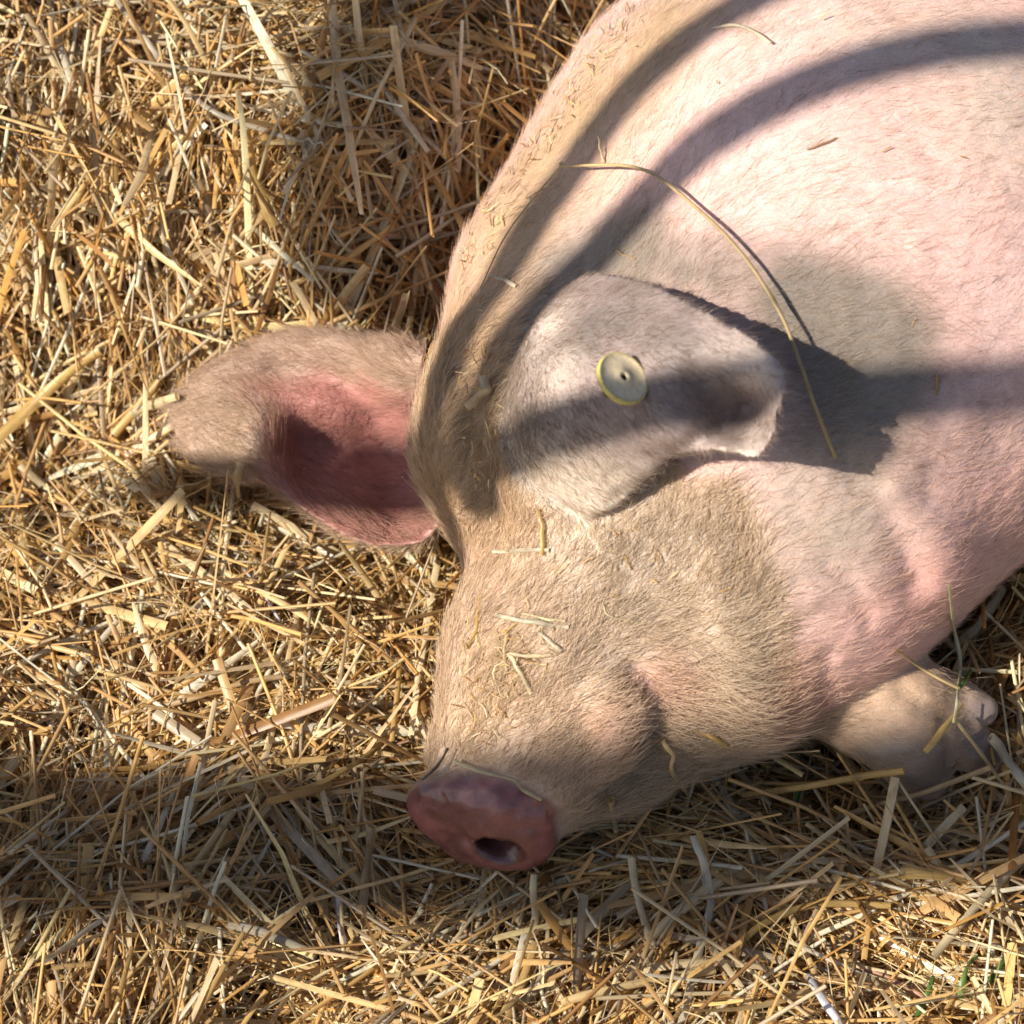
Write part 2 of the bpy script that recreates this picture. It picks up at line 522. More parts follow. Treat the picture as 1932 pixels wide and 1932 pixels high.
# the head is covered in tan hair, carried out over the cheek
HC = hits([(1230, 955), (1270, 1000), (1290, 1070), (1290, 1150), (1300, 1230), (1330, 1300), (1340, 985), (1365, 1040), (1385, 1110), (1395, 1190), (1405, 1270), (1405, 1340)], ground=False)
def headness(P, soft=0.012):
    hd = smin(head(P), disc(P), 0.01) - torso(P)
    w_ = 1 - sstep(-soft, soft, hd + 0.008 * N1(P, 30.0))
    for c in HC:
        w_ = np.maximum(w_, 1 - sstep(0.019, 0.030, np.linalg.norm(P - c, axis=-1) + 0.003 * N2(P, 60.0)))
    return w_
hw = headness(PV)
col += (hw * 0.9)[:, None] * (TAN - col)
blobs(col, [(1120, 1030), (1200, 1080), (1310, 1080), (1380, 1160), (1350, 1010), (1260, 1010), (1370, 1260)], GREY * 1.15, 0.032, 0.6)
blobs(col, [(1130, 1250), (1190, 1190), (1420, 1250), (1330, 1330)], GREY * 1.25, 0.022, 0.4)
blobs(col, [(960, 1230), (930, 1290), (900, 1340), (890, 1390)], np.array([0.40, 0.28, 0.16]), 0.016, 0.6)
blobs(col, [(1160, 1360), (1155, 1400), (1160, 1340)], np.array([0.78, 0.50, 0.42]), 0.012, 0.9)
blobs(col, [(1250, 1290), (1245, 1265)], ROSE, 0.014, 0.5)
blobs(col, [(1200, 1480), (1140, 1520), (1260, 1430), (1320, 1440)], GREY * 0.7, 0.022, 0.7)
# the back and nape are tan along the spine, dirt here and there
for a in ([(900, 560), (860, 640), (830, 760), (850, 850), (940, 440), (1010, 330), (1100, 220), (1190, 110), (1290, 20)],):
    blobs(col, a, np.array([0.42, 0.285, 0.17]), 0.046, 0.85)
blobs(col, [(880, 700), (900, 800), (920, 900), (830, 820), (840, 900), (960, 620), (930, 960)], np.array([0.42, 0.28, 0.16]), 0.028, 0.7)
blobs(col, [(1240, 480), (1330, 520), (1480, 560), (1560, 600), (1640, 640), (1600, 700), (1560, 790), (1650, 740), (1620, 860), (1530, 560), (1590, 640), (1670, 690)], GREY * 0.50, 0.026, 0.85)
blobs(col, [(1650, 600), (1690, 650), (1600, 570), (1680, 700), (1700, 620)], GREY * 0.65, 0.020, 0.7)
blobs(col, [(1100, 500), (1180, 470), (1010, 560), (1060, 520), (1130, 480), (1220, 470)], GREY * 0.62, 0.022, 0.75)
blobs(col, [(1880, 200), (1932, 260), (1900, 110), (1770, 60), (1600, 40)], CREAM * 0.85, 0.035, 0.5)
blobs(col, [(1500, 960), (1580, 1000), (1660, 1040), (1460, 1000), (1600, 930)], CREAM * 0.72, 0.028, 0.5)
blobs(col, [(1760, 1130), (1700, 1190), (1830, 1040), (1900, 960), (1650, 1260)], ROSE * 1.08, 0.034, 0.7)
blobs(col, [(1500, 1290), (1530, 1330), (1480, 1360)], ROSE * 1.05, 0.025, 0.5)
# foot
ft = 1 - sstep(0.0, 0.012, leg(PV) - np.minimum(torso(PV), head(PV)) + 0.004)
col += (ft * 0.9)[:, None] * (TAN * np.array([0.80, 0.74, 0.66]) - col)
blobs(col, [(1735, 1440), (1760, 1450), (1715, 1465), (1745, 1490), (1850, 1425), (1860, 1435)], HORN, 0.014, 1.0)
blobs(col, [(1680, 1440), (1700, 1420), (1640, 1430)], GREY * 0.8, 0.014, 0.6)
blobs(col, [(1848, 1335), (1855, 1345)], HORN * 1.9, 0.010, 1.0)
# ears
fa = 1 - sstep(0.006, 0.011, dA)
earA_col = np.array([0.265, 0.215, 0.20])
col += (fa * 0.85)[:, None] * (earA_col - col)
iA = lambda px, py: SA.reshape(-1, 3)[np.argmin(((proj(SA.reshape(-1, 3)) - np.array([px, py])) ** 2).sum(-1))]
blobs(col, None, np.array([0.20, 0.165, 0.15]), 0.017, 0.85, P=[iA(1130, 610), (iA(1180, 600)), iA(1100, 650), iA(1250, 640), iA(1000, 800), iA(970, 760), iA(1020, 820), iA(1330, 700), iA(1340, 780)])
blobs(col, None, np.array([0.64, 0.53, 0.45]), 0.016, 0.6, P=[iA(1060, 700), iA(1040, 620), iA(1420, 690), iA(1400, 850)])
blobs(col, None, np.array([0.60, 0.50, 0.41]), 0.020, 0.95, P=[iA(1010, 890), iA(1050, 890), iA(1100, 930), iA(1110, 890), iA(1160, 880), iA(1110, 960)])
fb = 1 - sstep(0.006, 0.012, dB)
jb = np.where(dB < 0.02)[0]
sbf = SB.reshape(-1, 3); nbf = NB_.reshape(-1, 3)
front = np.zeros(len(PV)); su = np.zeros(len(PV)); sv = np.zeros(len(PV))
for c in range(0, len(jb), 2000):
    j = jb[c:c + 2000]
    k = ((PV[j, None, :] - sbf[None]) ** 2).sum(-1).argmin(1)
    front[j] = np.clip((PN[j] * nbf[k]).sum(1) * 2 + 0.2, 0, 1)
    su[j] = (k // SB.shape[1]) / (SB.shape[0] - 1); sv[j] = (k % SB.shape[1]) / (SB.shape[1] - 1)
inner = fb * front * sstep(0.26, 0.46, sv + 0.10 * N1(PV, 45.0)) * (1 - sstep(0.50, 0.74, su + 0.10 * N2(PV, 50.0)))
col += (fb * 0.8)[:, None] * (np.array([0.34, 0.245, 0.18]) - col)
col += (inner * 0.9)[:, None] * (INNER * (1.15 + 0.5 * (1 - sv))[:, None] - col)
# snout disc
qd = PV - DC
rd_ = np.sqrt(((qd @ DE) / 0.0495) ** 2 + ((qd @ DF) / 0.0390) ** 2)
fd = (1 - sstep(1.06, 1.16, rd_)) * sstep(-0.014, -0.002, qd @ DN + 0.003 * N3(PV, 110.0))
col += fd[:, None] * (RED * (0.95 + 0.45 * N2(PV, 60.0) + 0.35 * N3(PV, 170.0))[:, None] - col)
nq = nostrils(PV)
fn_ = (1 - sstep(0.0005, 0.0035, nq)) * (qd @ DN > -0.05)
col += fn_[:, None] * (RED * 0.42 - col)
col = np.clip(col * (1 + 0.05 * N3(PV, 260.0))[:, None], 0.02, 0.9)

b = NB('hide')
at = b.add('ShaderNodeAttribute', attribute_name='tint')
tc = b.add('ShaderNodeTexCoord')
n1 = b.noise(900, 3, 0.6, tc.outputs['Object']); n2 = b.noise(160, 5, 0.65, tc.outputs['Object'])
r1 = b.ramp(n1.outputs[0], [(0.35, 0.80), (0.65, 1.14)]); r2 = b.ramp(n2.outputs[0], [(0.3, 0.86), (0.7, 1.10)])
c1 = b.mix(at.outputs['Color'], r1.outputs[0], 0.75, 'MULTIPLY'); c2 = b.mix(c1, r2.outputs[0], 0.8, 'MULTIPLY')
b.l(c2, b.p.inputs['Base Color'])
b.p.inputs['Roughness'].default_value = 0.55
b.p.inputs['Specular IOR Level'].default_value = 0.35
b.p.inputs['Subsurface Weight'].default_value = 0.25
b.p.inputs['Subsurface Radius'].default_value = (1.0, 0.35, 0.2)
b.p.inputs['Subsurface Scale'].default_value = 0.006
bp = b.add('ShaderNodeBump'); bp.inputs['Strength'].default_value = 0.35; bp.inputs['Distance'].default_value = 0.0012
n3 = b.noise(420, 6, 0.7, tc.outputs['Object']); b.l(n3.outputs[0], bp.inputs['Height']); b.l(bp.outputs[0], b.p.inputs['Normal'])
# the bare snout disc is moist: smoother where the tint is deep red
sep = b.add('ShaderNodeSeparateColor'); b.l(at.outputs['Color'], sep.inputs[0])
rr = b.ramp(sep.outputs[1], [(0.12, 0.30), (0.20, 0.58)]); b.l(rr.outputs[0], b.p.inputs['Roughness'])
rc = b.ramp(sep.outputs[1], [(0.10, 0.7), (0.16, 0.0)]); b.l(rc.outputs[0], b.p.inputs['Coat Weight']); b.p.inputs['Coat Roughness'].default_value = 0.18
M_HIDE = b.m

PV = PV + PN * (fd * (0.0009 * N3(PV, 150.0) + 0.0007 * N1(PV, 330.0)))[:, None]
pig = np_mesh('pig', PV, PF, M_HIDE, cols=col)
tag(pig, 'large pink and tan pig asleep on its side in the straw', 'pig')

# ------------------------------------------------------------------ bristles
def make_bristles(N):
    fc = PV[PF].mean(1); fnm = PN[PF].mean(1); fnm /= np.linalg.norm(fnm, axis=1, keepdims=True)
    pp = proj(fc)
    vis = (pp[:, 0] > -260) & (pp[:, 0] < 2200) & (pp[:, 1] > -300) & (pp[:, 1] < 2000) & (fnm @ (-FWD) > -0.55)
    ddisc = disc(fc)
    hornl = col[PF].mean(1)
    qf = fc - DC
    bare = fd[PF].mean(1) > 0.35
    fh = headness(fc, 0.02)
    fear = (np.minimum(dA, dB)[PF].mean(1) < 0.009)
    finn = inner[PF].mean(1)
    dens = 0.26 + 0.74 * fh
    dens = np.where(fear, 0.75, dens) * (1 - 0.55 * finn)
    dens[bare | ((hornl[:, 0] < 0.26) & (leg(fc) < 0.006))] = 0
    dens *= 1 + 0.9 * np.clip((0.46 - hornl[:, 0]) / 0.2, 0, 1)
    dens[np.linalg.norm(fc - Q(1846, 1342, 0.047), axis=1) < 0.017] = 0
    dens *= np.where(leg(fc) < 0.004, 0.55, 1.0)
    dens *= 0.55 + 0.7 * np.clip(0.5 + N1(fc, 60.0), 0, 1)
    wgt = PA * vis * dens
    fi = rng.choice(len(PF), N, p=wgt / wgt.sum())
    u = rng.random((N, 2))
    q = PF[fi]
    a, b_, c, d = (PV[q[:, k]] for k in range(4))
    root = (a * (1 - u[:, :1]) + b_ * u[:, :1]) * (1 - u[:, 1:]) + (d * (1 - u[:, :1]) + c * u[:, :1]) * u[:, 1:]
    nr = fnm[fi]
    hh = fh[fi]
    Hd = Q(1330, 760, 0.26) - Q(930, 1500, 0.08); Hd /= np.linalg.norm(Hd)
    Bd = AX * 0.75 - DV * 0.65
    fld = hh[:, None] * Hd + (1 - hh[:, None]) * Bd
    # cheek hair sweeps back and down, jaw hair hangs
    pr = pp[fi]
    ck = np.exp(-(((pr[:, 0] - 1300) / 170) ** 2 + ((pr[:, 1] - 1330) / 150) ** 2))
    fld = fld + ck[:, None] * (RIGHT * 1.6 - UP * 0.9)
    eA = dA[PF].mean(1)[fi] < 0.010; eB = dB[PF].mean(1)[fi] < 0.010
    fld[eA] = RIGHT * 0.8 - UP * 0.45
    fld[eB] = -RIGHT * 0.9 + UP * 0.25
    # swirl
    sw = 0.6 * N1(root, 14.0) + 0.35 * N2(root, 50.0) + rng.normal(0, 0.38, N)
    t = fld - (fld * nr).sum(1)[:, None] * nr; t /= np.linalg.norm(t, axis=1, keepdims=True) + 1e-9
    s_ = np.cross(nr, t)
    t = t * np.cos(sw)[:, None] + s_ * np.sin(sw)[:, None]
    L = 0.0080 + 0.0030 * hh + 0.012 * ck + 0.0015 * (1 - hh)
    L = np.where(eA, 0.0055, L); L = np.where(eB, 0.0115, L)
    L = L * rng.uniform(0.5, 1.4, N) * np.where(rng.random(N) < 0.10, 1.7, 1.0)
    lift = np.radians(rng.uniform(8, 30, N)) + np.where(eB, 0.15, 0)
    nseg = 5
    ss = np.linspace(0, 1, nseg)
    pos = np.empty((N, nseg, 3))
    crl = rng.normal(0, 0.12, N)
    s2 = np.cross(nr, t)
    for i, v in enumerate(ss):
        pos[:, i] = root - nr * 0.0004 + t * (L * v * np.cos(lift))[:, None] + nr * (L * (np.sin(lift) * v - 0.22 * v * v))[:, None] + s2 * (L * crl * v * v)[:, None]
    cr = np.tile(np.array([0.70, 0.56, 0.40]), (N, 1))
    cr = cr * (1 - (1 - hh)[:, None] * np.array([-0.06, -0.02, -0.12]))
    k = rng.random(N)
    dk = (k < 0.16)
    cr[dk] = np.array([0.26, 0.17, 0.10])
    cr = cr * rng.uniform(0.75, 1.2, (N, 1))
    lc = np.clip(col[PF].mean(1)[fi], 0, 0.62)
    fw = np.where(eA | eB, 0.8, 0.5)[:, None] * ~dk[:, None]
    cr = cr * 0.93; lc = np.where(eA[:, None], lc * np.array([0.60, 0.60, 0.63]), lc)
    cr = cr * (1 - fw) + fw * lc * 1.28 * np.array([1.04, 1.0, 0.90]) * rng.uniform(0.8, 1.2, (N, 1))
    hc = bpy.data.hair_curves.new('bristles')
    hc.add_curves([nseg] * N)
    hc.attributes['position'].data.foreach_set('vector', pos.astype(np.float32).ravel())
    ra = hc.attributes.get('radius') or hc.attributes.new('radius', 'FLOAT', 'POINT')
    rad = (0.000062 + 0.000045 * hh)[:, None] * rng.uniform(0.7, 1.25, N)[:, None] * np.array([1.0, 0.95, 0.85, 0.65, 0.25])
    ra.data.foreach_set('value', rad.astype(np.float32).ravel())
    ta = hc.attributes.new('tint', 'FLOAT_COLOR', 'CURVE')
    cc = np.ones((N, 4), np.float32); cc[:, :3] = np.clip(cr, 0, 0.9); ta.data.foreach_set('color', cc.ravel())
    hm = NB('bristle')
    at = hm.add('ShaderNodeAttribute', attribute_name='tint')
    hm.l(at.outputs['Color'], hm.p.inputs['Base Color'])
    hm.p.inputs['Roughness'].default_value = 0.42
    hm.p.inputs['Specular IOR Level'].default_value = 0.5
    tr = hm.add('ShaderNodeBsdfTranslucent'); hm.l(at.outputs['Color'], tr.inputs[0])
    mx = hm.add('ShaderNodeMixShader'); mx.inputs[0].default_value = 0.35
    hm.l(hm.p.outputs[0], mx.inputs[1]); hm.l(tr.outputs[0], mx.inputs[2]); hm.l(mx.outputs[0], hm.out.inputs[0])
    hc.materials.append(hm.m)
    o = bpy.data.objects.new('bristles', hc)
    link(o, pig); tag(o, kind='stuff')
    return o
scn.cycles_curves.shape = 'RIBBONS'
make_bristles(160000)

# ------------------------------------------------------------------ straw material
def straw_material(name, tr=0.38):
    b = NB(name)
    at = b.add('ShaderNodeAttribute', attribute_name='tint')
    gr = b.add('ShaderNodeAttribute', attribute_name='grain')
    mp = b.add('ShaderNodeMapping'); b.l(gr.outputs['Vector'], mp.inputs[0]); mp.inputs['Scale'].default_value = (2200, 45, 1)
    n1 = b.noise(1.0, 3, 0.6, mp.outputs[0])
    r1 = b.ramp(n1.outputs[0], [(0.3, 0.62), (0.7, 1.18)])
    mp2 = b.add('ShaderNodeMapping'); b.l(gr.outputs['Vector'], mp2.inputs[0]); mp2.inputs['Scale'].default_value = (160, 90, 1)
    n2 = b.noise(1.0, 4, 0.65, mp2.outputs[0])
    r2 = b.ramp(n2.outputs[0], [(0.28, (0.50, 0.40, 0.32)), (0.5, (1, 1, 1)), (0.8, (1.1, 1.08, 1.02))])
    c = b.mix(at.outputs['Color'], r1.outputs[0], 0.8, 'MULTIPLY'); c = b.mix(c, r2.outputs[0], 0.65, 'MULTIPLY')
    b.l(c, b.p.inputs['Base Color'])
    b.p.inputs['Roughness'].default_value = 0.38
    b.p.inputs['Specular IOR Level'].default_value = 0.5
    bp = b.add('ShaderNodeBump'); bp.inputs['Strength'].default_value = 0.3; bp.inputs['Distance'].default_value = 0.0003
    b.l(n1.outputs[0], bp.inputs['Height']); b.l(bp.outputs[0], b.p.inputs['Normal'])
    t = b.add('ShaderNodeBsdfTranslucent'); b.l(c, t.inputs[0])
    mx = b.add('ShaderNodeMixShader'); mx.inputs[0].default_value = tr
    b.l(b.p.outputs[0], mx.inputs[1]); b.l(t.outputs[0], mx.inputs[2]); b.l(mx.outputs[0], b.out.inputs[0])
    return b.m
M_STRAW = straw_material('straw')

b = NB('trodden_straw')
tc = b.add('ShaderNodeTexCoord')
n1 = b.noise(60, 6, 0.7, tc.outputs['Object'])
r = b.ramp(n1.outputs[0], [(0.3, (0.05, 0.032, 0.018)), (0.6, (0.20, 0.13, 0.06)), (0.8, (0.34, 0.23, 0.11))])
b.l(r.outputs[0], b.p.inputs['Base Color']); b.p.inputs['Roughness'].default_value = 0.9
M_BED = b.m

# the bed itself: one big sheet, fine near the pig
def axis_pts(lo, hi, n, far):
    c = np.linspace(lo, hi, n)
    e = np.geomspace(0.06, far, 14)
    return np.concatenate([lo - e[::-1], c, hi + e])
gx = axis_pts(-0.8, 1.0, 130, 12.0); gy = axis_pts(-0.9, 1.4, 160, 12.0)
X, Y = np.meshgrid(gx, gy, indexing='ij')
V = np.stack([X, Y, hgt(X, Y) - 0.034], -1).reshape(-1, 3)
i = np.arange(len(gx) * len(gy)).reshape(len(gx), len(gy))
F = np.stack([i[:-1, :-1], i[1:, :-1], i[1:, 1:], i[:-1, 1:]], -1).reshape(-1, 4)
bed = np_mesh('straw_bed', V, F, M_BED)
tag(bed, 'thick golden bed of loose straw on the ground round the pig', 'straw bed', kind='structure')

PAL = np.array([[0.88, 0.70, 0.42], [0.77, 0.50, 0.19], [0.66, 0.42, 0.18], [0.38, 0.20, 0.07], [0.60, 0.48, 0.32], [0.86, 0.64, 0.31], [0.90, 0.82, 0.62], [0.70, 0.40, 0.12]])
PW = np.array([0.20, 0.22, 0.16, 0.10, 0.08, 0.13, 0.05, 0.06]); PW /= PW.sum()

def unit(v): return v / (np.linalg.norm(v, axis=-1, keepdims=True) + 1e-12)

def straw_frames(n, box, layer, steep=0.0):
    """centres, directions and flat normals of n loose pieces on the bed"""
    x = rng.uniform(box[0], box[1], n); y = rng.uniform(box[2], box[3], n)
    e = 0.012
    gx_ = (hgt(x + e, y) - hgt(x - e, y)) / (2 * e); gy_ = (hgt(x, y + e) - hgt(x, y - e)) / (2 * e)
    nr = unit(np.stack([-gx_, -gy_, np.ones(n)], -1))
    P3 = np.stack([x, y, 0 * x], -1)
    ang = 3.0 * N1(P3, 3.6) + 1.8 * N2(P3, 10.0) + np.where(rng.random(n) < 0.66, rng.normal(0, 0.42, n), rng.uniform(-math.pi, math.pi, n))
    slope = np.hypot(gx_, gy_)
    down = np.arctan2(-gy_, -gx_)
    wd = sstep(0.35, 0.8, slope) * (rng.random(n) < 0.72)
    ang = np.where(wd > 0.5, down + rng.normal(0, 0.30, n), ang)
    t = np.stack([np.cos(ang), np.sin(ang), 0 * ang], -1)
    t = unit(t - (t * nr).sum(1)[:, None] * nr)
    tilt = rng.normal(0, 0.17, n) + np.where(rng.random(n) < 0.06 + steep, rng.uniform(-0.8, 0.8, n), 0)
    t = unit(t * np.cos(tilt)[:, None] + nr * np.sin(tilt)[:, None])
    roll = rng.normal(0, 0.6, n)
    s = unit(np.cross(t, nr)); f = np.cross(s, t)
    fl = f * np.cos(roll)[:, None] + s * np.sin(roll)[:, None]
    c = np.stack([x, y, hgt(x, y) + layer], -1)
    return c, t, fl

def outside_pig(pts, m):
    """pts (n,k,3): keep rows wholly outside the animal"""
    n, k = pts.shape[:2]
    ok = np.ones(n, bool)
    flat = pts.reshape(-1, 3)
    sel = (flat[:, 0] > -0.34) & (flat[:, 1] > -0.30) & (flat[:, 2] < 0.5)
    d = np.full(len(flat), 1.0)
    if sel.any(): d[sel] = body_base(flat[sel])
    cl = np.concatenate([SA[::4, ::4].reshape(-1, 3), SB[::3, ::3].reshape(-1, 3)])
    for c in range(0, len(flat), 3000):
        q = flat[c:c + 3000]
        w_ = np.where(np.all((q > cl.min(0) - 0.02) & (q < cl.max(0) + 0.02), 1))[0]
        if len(w_):
            e = np.sqrt(((q[w_, None] - cl[None]) ** 2).sum(-1).min(1)) - 0.006
            # nothing above the upturned ear either
            d[c + w_] = np.minimum(d[c + w_], e)
    fr = np.linalg.norm(flat - (DC + DN * 0.030), axis=1) - 0.036
    d = np.where(flat[:, 2] > 0.012, np.minimum(d, fr), d)
    eb = SB[::5, ::5].reshape(-1, 3)
    w_ = np.where(np.all((flat[:, :2] > eb[:, :2].min(0) - 0.01) & (flat[:, :2] < eb[:, :2].max(0) + 0.01), 1))[0]
    for c in range(0, len(w_), 4000):
        j = w_[c:c + 4000]
        e = ((flat[j, None, :2] - eb[None, :, :2]) ** 2).sum(-1)
        q = e.argmin(1)
        bad = (np.sqrt(e.min(1)) < 0.008) & (flat[j, 2] > eb[q, 2] - 0.012)
        d[j[bad]] = -1
    return (d.reshape(n, k) > m).all(1)

def ribbons(c, t, fl, L, W, bend, colr, seed, curl=0.35, na=6):
    n = len(c); s = np.cross(t, fl)
    u = np.linspace(-1, 1, na)
    dirb = unit(fl * rng.normal(0, 1, (n, 1)) + s * rng.normal(0, 1, (n, 1)))
    kink = np.where(rng.random(n) < 0.22, rng.normal(0, 0.5, n), 0); kp = rng.uniform(-0.4, 0.4, n)
    cen = c[:, None] + t[:, None] * (u[None, :, None] * L[:, None, None] * 0.5)
    off = bend[:, None] * (u[None] ** 2 - 0.33) * L[:, None] + (kink * L)[:, None] * np.clip(u[None] - kp[:, None], 0, None) * 0.5
    cen = cen + dirb[:, None] * off[..., None]
    tw = rng.normal(0, 0.5, n)[:, None] * u[None]
    wv = W[:, None] * (1 - 0.55 * np.abs(u[None] - rng.choice([-1, 1], n)[:, None] * 0.3) ** 3 * rng.uniform(0, 0.6, n)[:, None])
    S = s[:, None] * np.cos(tw)[..., None] + fl[:, None] * np.sin(tw)[..., None]
    Fn = -s[:, None] * np.sin(tw)[..., None] + fl[:, None] * np.cos(tw)[..., None]
    V = np.empty((n, na, 3, 3)); G = np.zeros((n, na, 3, 3))
    for k, a in enumerate((-1, 0, 1)):
        V[:, :, k] = cen + S * (a * 0.5 * wv)[..., None] + Fn * ((curl * wv * (1 - a * a)))[..., None]
        G[:, :, k, 0] = a * 0.5 * wv + seed[:, None]; G[:, :, k, 1] = u[None] * L[:, None] * 0.5 + seed[:, None] * 7
        G[:, :, k, 2] = seed[:, None] * 50
    i = np.arange(n * na * 3).reshape(n, na, 3)
    F = np.stack([i[:, :-1, :-1], i[:, 1:, :-1], i[:, 1:, 1:], i[:, :-1, 1:]], -1).reshape(-1, 4)
    C = np.repeat(colr[:, None], na * 3, 1)
    return V.reshape(-1, 3), F, C.reshape(-1, 3), G.reshape(-1, 3)

def tubes(c, t, fl, L, W, bend, colr, seed, na=5, nr=6, flat=0.8):
    n = len(c); s = np.cross(t, fl)
    u = np.linspace(-1, 1, na)
    cen = c[:, None] + t[:, None] * (u[None, :, None] * L[:, None, None] * 0.5)
    dirb = unit(fl * rng.normal(0, 1, (n, 1)) + s * rng.normal(0, 1, (n, 1)))
    cen = cen + dirb[:, None] * (bend[:, None] * (u[None] ** 2 - 0.33) * L[:, None])[..., None]
    a = np.arange(nr) / nr * 2 * math.pi
    V = cen[:, :, None] + 0.5 * W[:, None, None, None] * (s[:, None, None] * np.cos(a)[None, None, :, None] + flat * fl[:, None, None] * np.sin(a)[None, None, :, None])
    G = np.zeros((n, na, nr, 3)); G[..., 0] = (a / 6.28 * 2)[None, None] * W[:, None, None] * 1.5 + seed[:, None, None]
    G[..., 1] = (u[None] * L[:, None] * 0.5)[..., None] + seed[:, None, None] * 7; G[..., 2] = seed[:, None, None] * 50
    i = np.arange(n * na * nr).reshape(n, na, nr); j = np.roll(i, -1, 2)
    F = np.stack([i[:, :-1], i[:, 1:], j[:, 1:], j[:, :-1]], -1).reshape(-1, 4)
    C = np.repeat(colr[:, None], na * nr, 1)
    return V.reshape(-1, 3), F, C.reshape(-1, 3), G.reshape(-1, 3)

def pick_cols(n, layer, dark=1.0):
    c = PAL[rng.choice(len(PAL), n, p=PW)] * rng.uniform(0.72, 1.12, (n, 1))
    deep = (1 - sstep(-0.030, -0.004, layer))[:, None]  # deeper pieces painted browner, standing in for shade among the straw
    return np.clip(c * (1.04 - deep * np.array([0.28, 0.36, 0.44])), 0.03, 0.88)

def seg_pts(c, t, L):
    return np.stack([c + t * (L * k)[:, None] for k in (-0.5, -0.25, 0, 0.25, 0.5)], 1)

BOX = (-0.52, 0.66, -0.52, 0.95)
parts = []
def batch(n, lay, Lr, Wr, kind, steep=0.0, bendsd=0.05, m=0.001, curl=0.35, box=BOX):
    layer = rng.uniform(lay[0], lay[1], n)
    c, t, fl = straw_frames(n, box, layer, steep)
    L = rng.uniform(Lr[0], Lr[1], n) ** 1.0; W = rng.uniform(Wr[0], Wr[1], n)
    pp = proj(c); ok = (pp[:, 0] > -350) & (pp[:, 0] < 2300) & (pp[:, 1] > -350) & (pp[:, 1] < 2300)
    ok[ok] = outside_pig(seg_pts(c, t, L)[ok], m)
    c, t, fl, L, W, layer = (a[ok] for a in (c, t, fl, L, W, layer)); n = len(c)
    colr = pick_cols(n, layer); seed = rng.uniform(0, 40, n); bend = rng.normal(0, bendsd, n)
    if kind == 'tube': parts.append(tubes(c, t, fl, L, W, bend, colr, seed))
    else: parts.append(ribbons(c, t, fl, L, W, bend, colr, seed, curl))
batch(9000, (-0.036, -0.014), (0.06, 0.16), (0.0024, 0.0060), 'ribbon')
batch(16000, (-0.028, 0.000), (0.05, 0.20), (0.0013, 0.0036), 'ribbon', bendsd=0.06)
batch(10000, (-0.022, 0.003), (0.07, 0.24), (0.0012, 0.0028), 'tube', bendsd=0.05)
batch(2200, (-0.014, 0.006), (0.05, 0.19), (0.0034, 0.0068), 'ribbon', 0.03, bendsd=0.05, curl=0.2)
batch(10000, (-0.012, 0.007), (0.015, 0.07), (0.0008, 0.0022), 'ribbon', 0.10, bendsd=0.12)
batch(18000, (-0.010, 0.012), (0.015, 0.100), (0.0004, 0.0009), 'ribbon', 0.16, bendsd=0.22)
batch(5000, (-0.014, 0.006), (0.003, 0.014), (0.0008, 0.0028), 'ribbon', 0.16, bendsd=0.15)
def join(parts):
    V, F, C, G = [], [], [], []; o = 0
    for v, f, c, g in parts:
        V.append(v); F.append(f + o); C.append(c); G.append(g); o += len(v)
    return np.concatenate(V), np.concatenate(F), np.concatenate(C), np.concatenate(G)
V, F, C, G = join(parts)
ls = np_mesh('loose_straw', V, F, M_STRAW, bed, cols=C, uvs=G)
tag(ls, kind='stuff')
print('straw faces', len(F))

# ------------------------------------------------------------------ single stalks lying on top of the bed
def proto_tube(L, W, colr, node=True, bend=0.04, flat=0.75, na=9, nr=8):
    u = np.linspace(-1, 1, na)
    r = np.full(na, W / 2)
    if node:
        k = na // 2 + 1
        r[k] *= 1.25
    a = np.arange(nr) / nr * 2 * math.pi
    V = np.stack([np.repeat((u * L / 2)[:, None], nr, 1), r[:, None] * np.cos(a)[None] + (bend * L * (u ** 2 - 0.33))[:, None], flat * r[:, None] * np.sin(a)[None] + 0 * u[:, None]], -1)
    i = np.arange(na * nr).reshape(na, nr); j = np.roll(i, -1, 1)
    F = np.stack([i[:-1], i[1:], j[1:], j[:-1]], -1).reshape(-1, 4)
    sd = rng.uniform(0, 40)
    G = np.zeros((na, nr, 3)); G[..., 0] = a[None] * W * 0.5 + sd; G[..., 1] = (u * L / 2)[:, None] + sd; G[..., 2] = sd
    C = np.tile(colr, (na * nr, 1))
    if node: C.reshape(na, nr, 3)[na // 2 + 1] *= 0.6
    return V.reshape(-1, 3), F, C, G.reshape(-1, 3)

